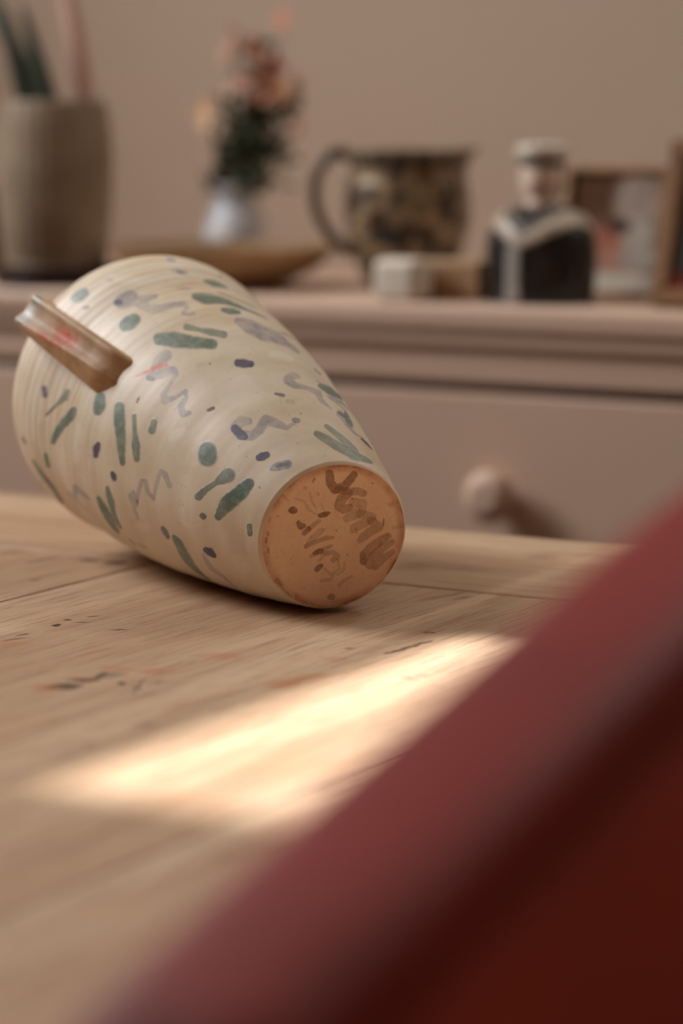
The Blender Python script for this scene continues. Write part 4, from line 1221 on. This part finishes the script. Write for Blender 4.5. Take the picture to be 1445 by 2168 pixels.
# cardboard box
M_card = flat("tan_card", lin(176, 142, 108), lin(166, 130, 98), .7, 30)
cb = thing("small_box", "small tan cardboard box between candle and sailor figurine", "box", (-.980, 1.885, DZ))
box("tray", (-1.012, 1.868, DZ), (-.957, 1.903, DZ + .024), M_card, cb, .001)
box("lid", (-1.013, 1.867, DZ + .0242), (-.956, 1.904, DZ + .0315), flat("tan_card_lid", lin(188, 156, 122), lin(178, 146, 112), .7, 30), cb, .0012)

# sailor figurine
sx_, sy_ = -.9075, 1.880
sail = thing("sailor_figurine", "ceramic sailor figurine with white cap and collar over a black jacket", "figurine", (sx_, sy_, DZ))
bprof = np.array([(.041, 0), (.0425, .004), (.0445, .02), (.0450, .038), (.0435, .050), (.0395, .060), (.0310, .0685), (.0200, .0735), (.0135, .077), (.0125, .083)])
bsm = smooth_profile([(0, 0)] + [tuple(q) for q in bprof], 90)
SQ = (1.0, .78)
M_navy = flat("black_glaze", lin(40, 36, 36), lin(28, 26, 28), .3, 30, .0, .5)
M_skin = flat("pale_ceramic_face", lin(240, 218, 200), lin(232, 208, 190), .4, 40)
M_cap = flat("white_ceramic", lin(226, 216, 200), lin(214, 204, 188), .35, 40)
M_capband = flat("grey_blue_band", lin(92, 92, 96), lin(74, 74, 80), .4, 40)
lathe("neck", [(.0128, .066), (.0132, .074), (.0130, .080), (.0122, .086)], (sx_, sy_, DZ), M_skin, sail, 32)
lathe("jacket", bsm, (sx_, sy_, DZ), M_navy, sail, 64, SQ)


def brad(z):
    return np.interp(z, bprof[:, 1], bprof[:, 0])


tha = np.radians(np.linspace(-180, 180, 121))
at = np.abs(np.degrees(tha))
outz = np.interp(at, [0, 12, 30, 60, 90, 120, 150, 180], [.043, .046, .053, .0600, .058, .048, .038, .036])
inz = np.interp(at, [0, 12, 30, 60, 90, 180], [.055, .062, .070, .0755, .077, .077])
rows, cr = [], []
for f in np.linspace(0, 1, 14):
    z = inz + (outz - inz) * f
    r = brad(z) + .0016 + .0012 * math.sin(math.pi * f)
    if f == 0 or f == 1: r = r - .0014
    rows.append(np.stack([sx_ + r * np.sin(tha) * SQ[0], sy_ - r * np.cos(tha) * SQ[1], DZ + z + .0012], -1))
    c = np.array(lin(214, 200, 180)[:3]) if not .05 < f < .3 else np.array(lin(84, 80, 80)[:3])
    cr.append(np.repeat(c[None], len(tha), 0))
me = grid_mesh(np.array(rows))
set_attr(me, 'paint', np.array(cr))
link("collar", me, vcol("collar_glaze", .35), sail)
tr_ = []
for z in np.linspace(.050, .002, 16):
    a = np.radians(np.linspace(-17, 0, 7)) + (-.05) * (1 - z / .05)
    r = brad(z) + .0014
    w = np.interp(z, [0, .04, .05], [1.0, .9, .6])
    a = a.mean() + (a - a.mean()) * w
    tr_.append(np.stack([sx_ + r * np.sin(a), sy_ - r * np.cos(a) * SQ[1], np.full(7, DZ + z)], -1))
tie = link("neck_scarf", grid_mesh(np.array(tr_)), flat("grey_scarf", lin(168, 162, 156), lin(150, 146, 142), .4, 40), sail)
tie.modifiers.new("thickness", 'SOLIDIFY').thickness = .0012
hz = DZ + .0945
lathe("head", smooth_profile([(.011, -.014), (.0125, -.0125), (.0150, -.0075), (.0168, 0), (.0170, .008), (.0165, .014)], 40), (sx_, sy_, hz), M_skin, sail, 40, (1, 1))
fc = np.array([sx_, sy_, hz])
ns = lathe("nose", smooth_profile([(0, .0035), (.0014, .002), (.0021, -.001), (.001, -.0028), (0, -.003)], 14), (sx_, sy_ - .0175, hz - .0005), M_skin, sail, 12)
for k in (-1, 1):
    lathe("eye", smooth_profile([(0, .0014), (.0012, .0007), (.0013, -.0005), (0, -.0013)], 10), (sx_ + k * .0062, sy_ - .0152, hz + .0032), M_navy, sail, 10)
    lathe("ear", smooth_profile([(0, .0038), (.0016, .002), (.0018, -.001), (0, -.0035)], 12), (sx_ + k * .0172, sy_ + .001, hz), M_skin, sail, 10)
box("mouth", (sx_ - .0035, sy_ - .0163, hz - .0072), (sx_ + .0035, sy_ - .0148, hz - .0060), flat("mouth_red", lin(168, 96, 80), None, .4, 30), sail, .0004)
P = lathe_pts(smooth_profile([(.0172, .012), (.0178, .006), (.0176, -.002), (.0160, -.009), (.0130, -.0115)], 20), (sx_, sy_, hz), 60)
keep = slice(0, 31)                                   # back half of the head
link("hair", grid_mesh(np.roll(P, 0, 1)[:, keep]), flat("dark_hair", lin(60, 50, 44), None, .5, 40), sail)
lathe("cap_band", smooth_profile([(.0165, .0115), (.0180, .0125), (.0182, .0165), (.0178, .018)], 16), (sx_, sy_, hz), M_capband, sail, 48)
lathe("cap", smooth_profile([(.0175, .017), (.0198, .0195), (.0208, .0235), (.0195, .0275), (.012, .0292), (0, .0295)], 40), (sx_, sy_, hz), M_cap, sail, 48)


# picture frames
def frame(name, label, x0, x1, y, z1, wdt, lean_deg, painter, mat, nres=(40, 56)):
    from mathutils import Matrix
    ln = math.radians(lean_deg)
    th_ = name
    t_ = thing(name, label, "picture frame", ((x0 + x1) / 2, y, DZ))
    R = Matrix.Rotation(-ln, 4, 'X')
    h = z1 - DZ
    L_ = h / math.cos(ln)
    dpt = .012

    def tf(v):
        return Vector((v[0], y, DZ)) + (R @ Vector((0, v[1], v[2])))
    off = dpt * math.sin(ln)
    bars = [(x0, x1, 0, wdt), (x0, x1, L_ - wdt, L_), (x0, x0 + wdt, wdt, L_ - wdt), (x1 - wdt, x1, wdt, L_ - wdt)]
    for a, b, c, d in bars:
        bm = bmesh.new()
        box_bm(bm, (a, 0, c), (b, dpt, d), min(.0015, wdt / 4), 2)
        for v_ in bm.verts:
            v_.co = tf(v_.co) + Vector((0, 0, off))
        link("frame_bar", bm_mesh(bm), mat, t_, smooth=False)
    xs = np.linspace(x0 + wdt * .8, x1 - wdt * .8, nres[0]); zs = np.linspace(wdt * .8, L_ - wdt * .8, nres[1])
    P = np.array([[tuple(tf((xx, .004, z_)) + Vector((0, 0, off))) for z_ in zs] for xx in xs])
    U, V = np.meshgrid(np.linspace(0, 1, nres[0]), np.linspace(0, 1, nres[1]), indexing='ij')
    me = grid_mesh(P)
    set_attr(me, 'paint', painter(U, V))
    link("picture", me, vcol("printed_photo_" + name, .3), t_)
    bm = bmesh.new()
    box_bm(bm, (x0 + wdt * .5, .0075, wdt * .5), (x1 - wdt * .5, dpt - .001, L_ - wdt * .5))
    for v_ in bm.verts:
        v_.co = tf(v_.co) + Vector((0, 0, off))
    link("backing", bm_mesh(bm), M_dark, t_, smooth=False)
    # strut that keeps it standing
    a = tf(((x0 + x1) / 2, dpt, L_ * .6)) + Vector((0, 0, off))
    tube("strut", [tuple(a), (a.x, a.y + .03 + .02 * h / .1, DZ + .003)], .002, M_dark, t_, 8)
    return t_


def blobs(base, items):
    def f(U, V):
        c = np.ones(U.shape + (3,)) * np.array(lin(*base)[:3])
        for (u, v, ru, rv, colr_) in items:
            d = np.sqrt(((U - u) / ru) ** 2 + ((V - v) / rv) ** 2)
            w = np.clip((1.25 - d) / .5, 0, 1)[..., None]
            c = c * (1 - w) + np.array(lin(*colr_)[:3]) * w
        return c
    return f


frame("picture_frame", "thin gold framed colour photo standing behind the sailor figurine", -.9245, -.8370, 1.945, .9535, .0050, 9,
      blobs((112, 84, 66), [(.2, .9, .45, .25, (96, 64, 46)), (.75, .75, .25, .28, (176, 158, 148)), (.45, .42, .3, .14, (170, 108, 88)), (.75, .5, .18, .14, (188, 178, 168)), (.5, .25, .4, .12, (190, 140, 122)), (.78, .3, .2, .12, (180, 172, 164)), (.5, .07, .8, .1, (216, 208, 196)), (.55, .55, .14, .07, (84, 60, 50))]), M_brass)
frame("picture_frame", "wide wooden framed dark picture leaning at the right edge of the dresser", -.8085, -.700, 1.862, .9745, .0135, 17,
      blobs((66, 58, 50), [(.5, .05, .9, .09, (150, 44, 26)), (.8, .14, .3, .1, (168, 84, 60)), (.3, .1, .2, .06, (60, 40, 34)), (.6, .7, .3, .25, (74, 66, 58))]), flat("honey_frame_wood", lin(140, 100, 62), lin(120, 82, 48), .45, 40))
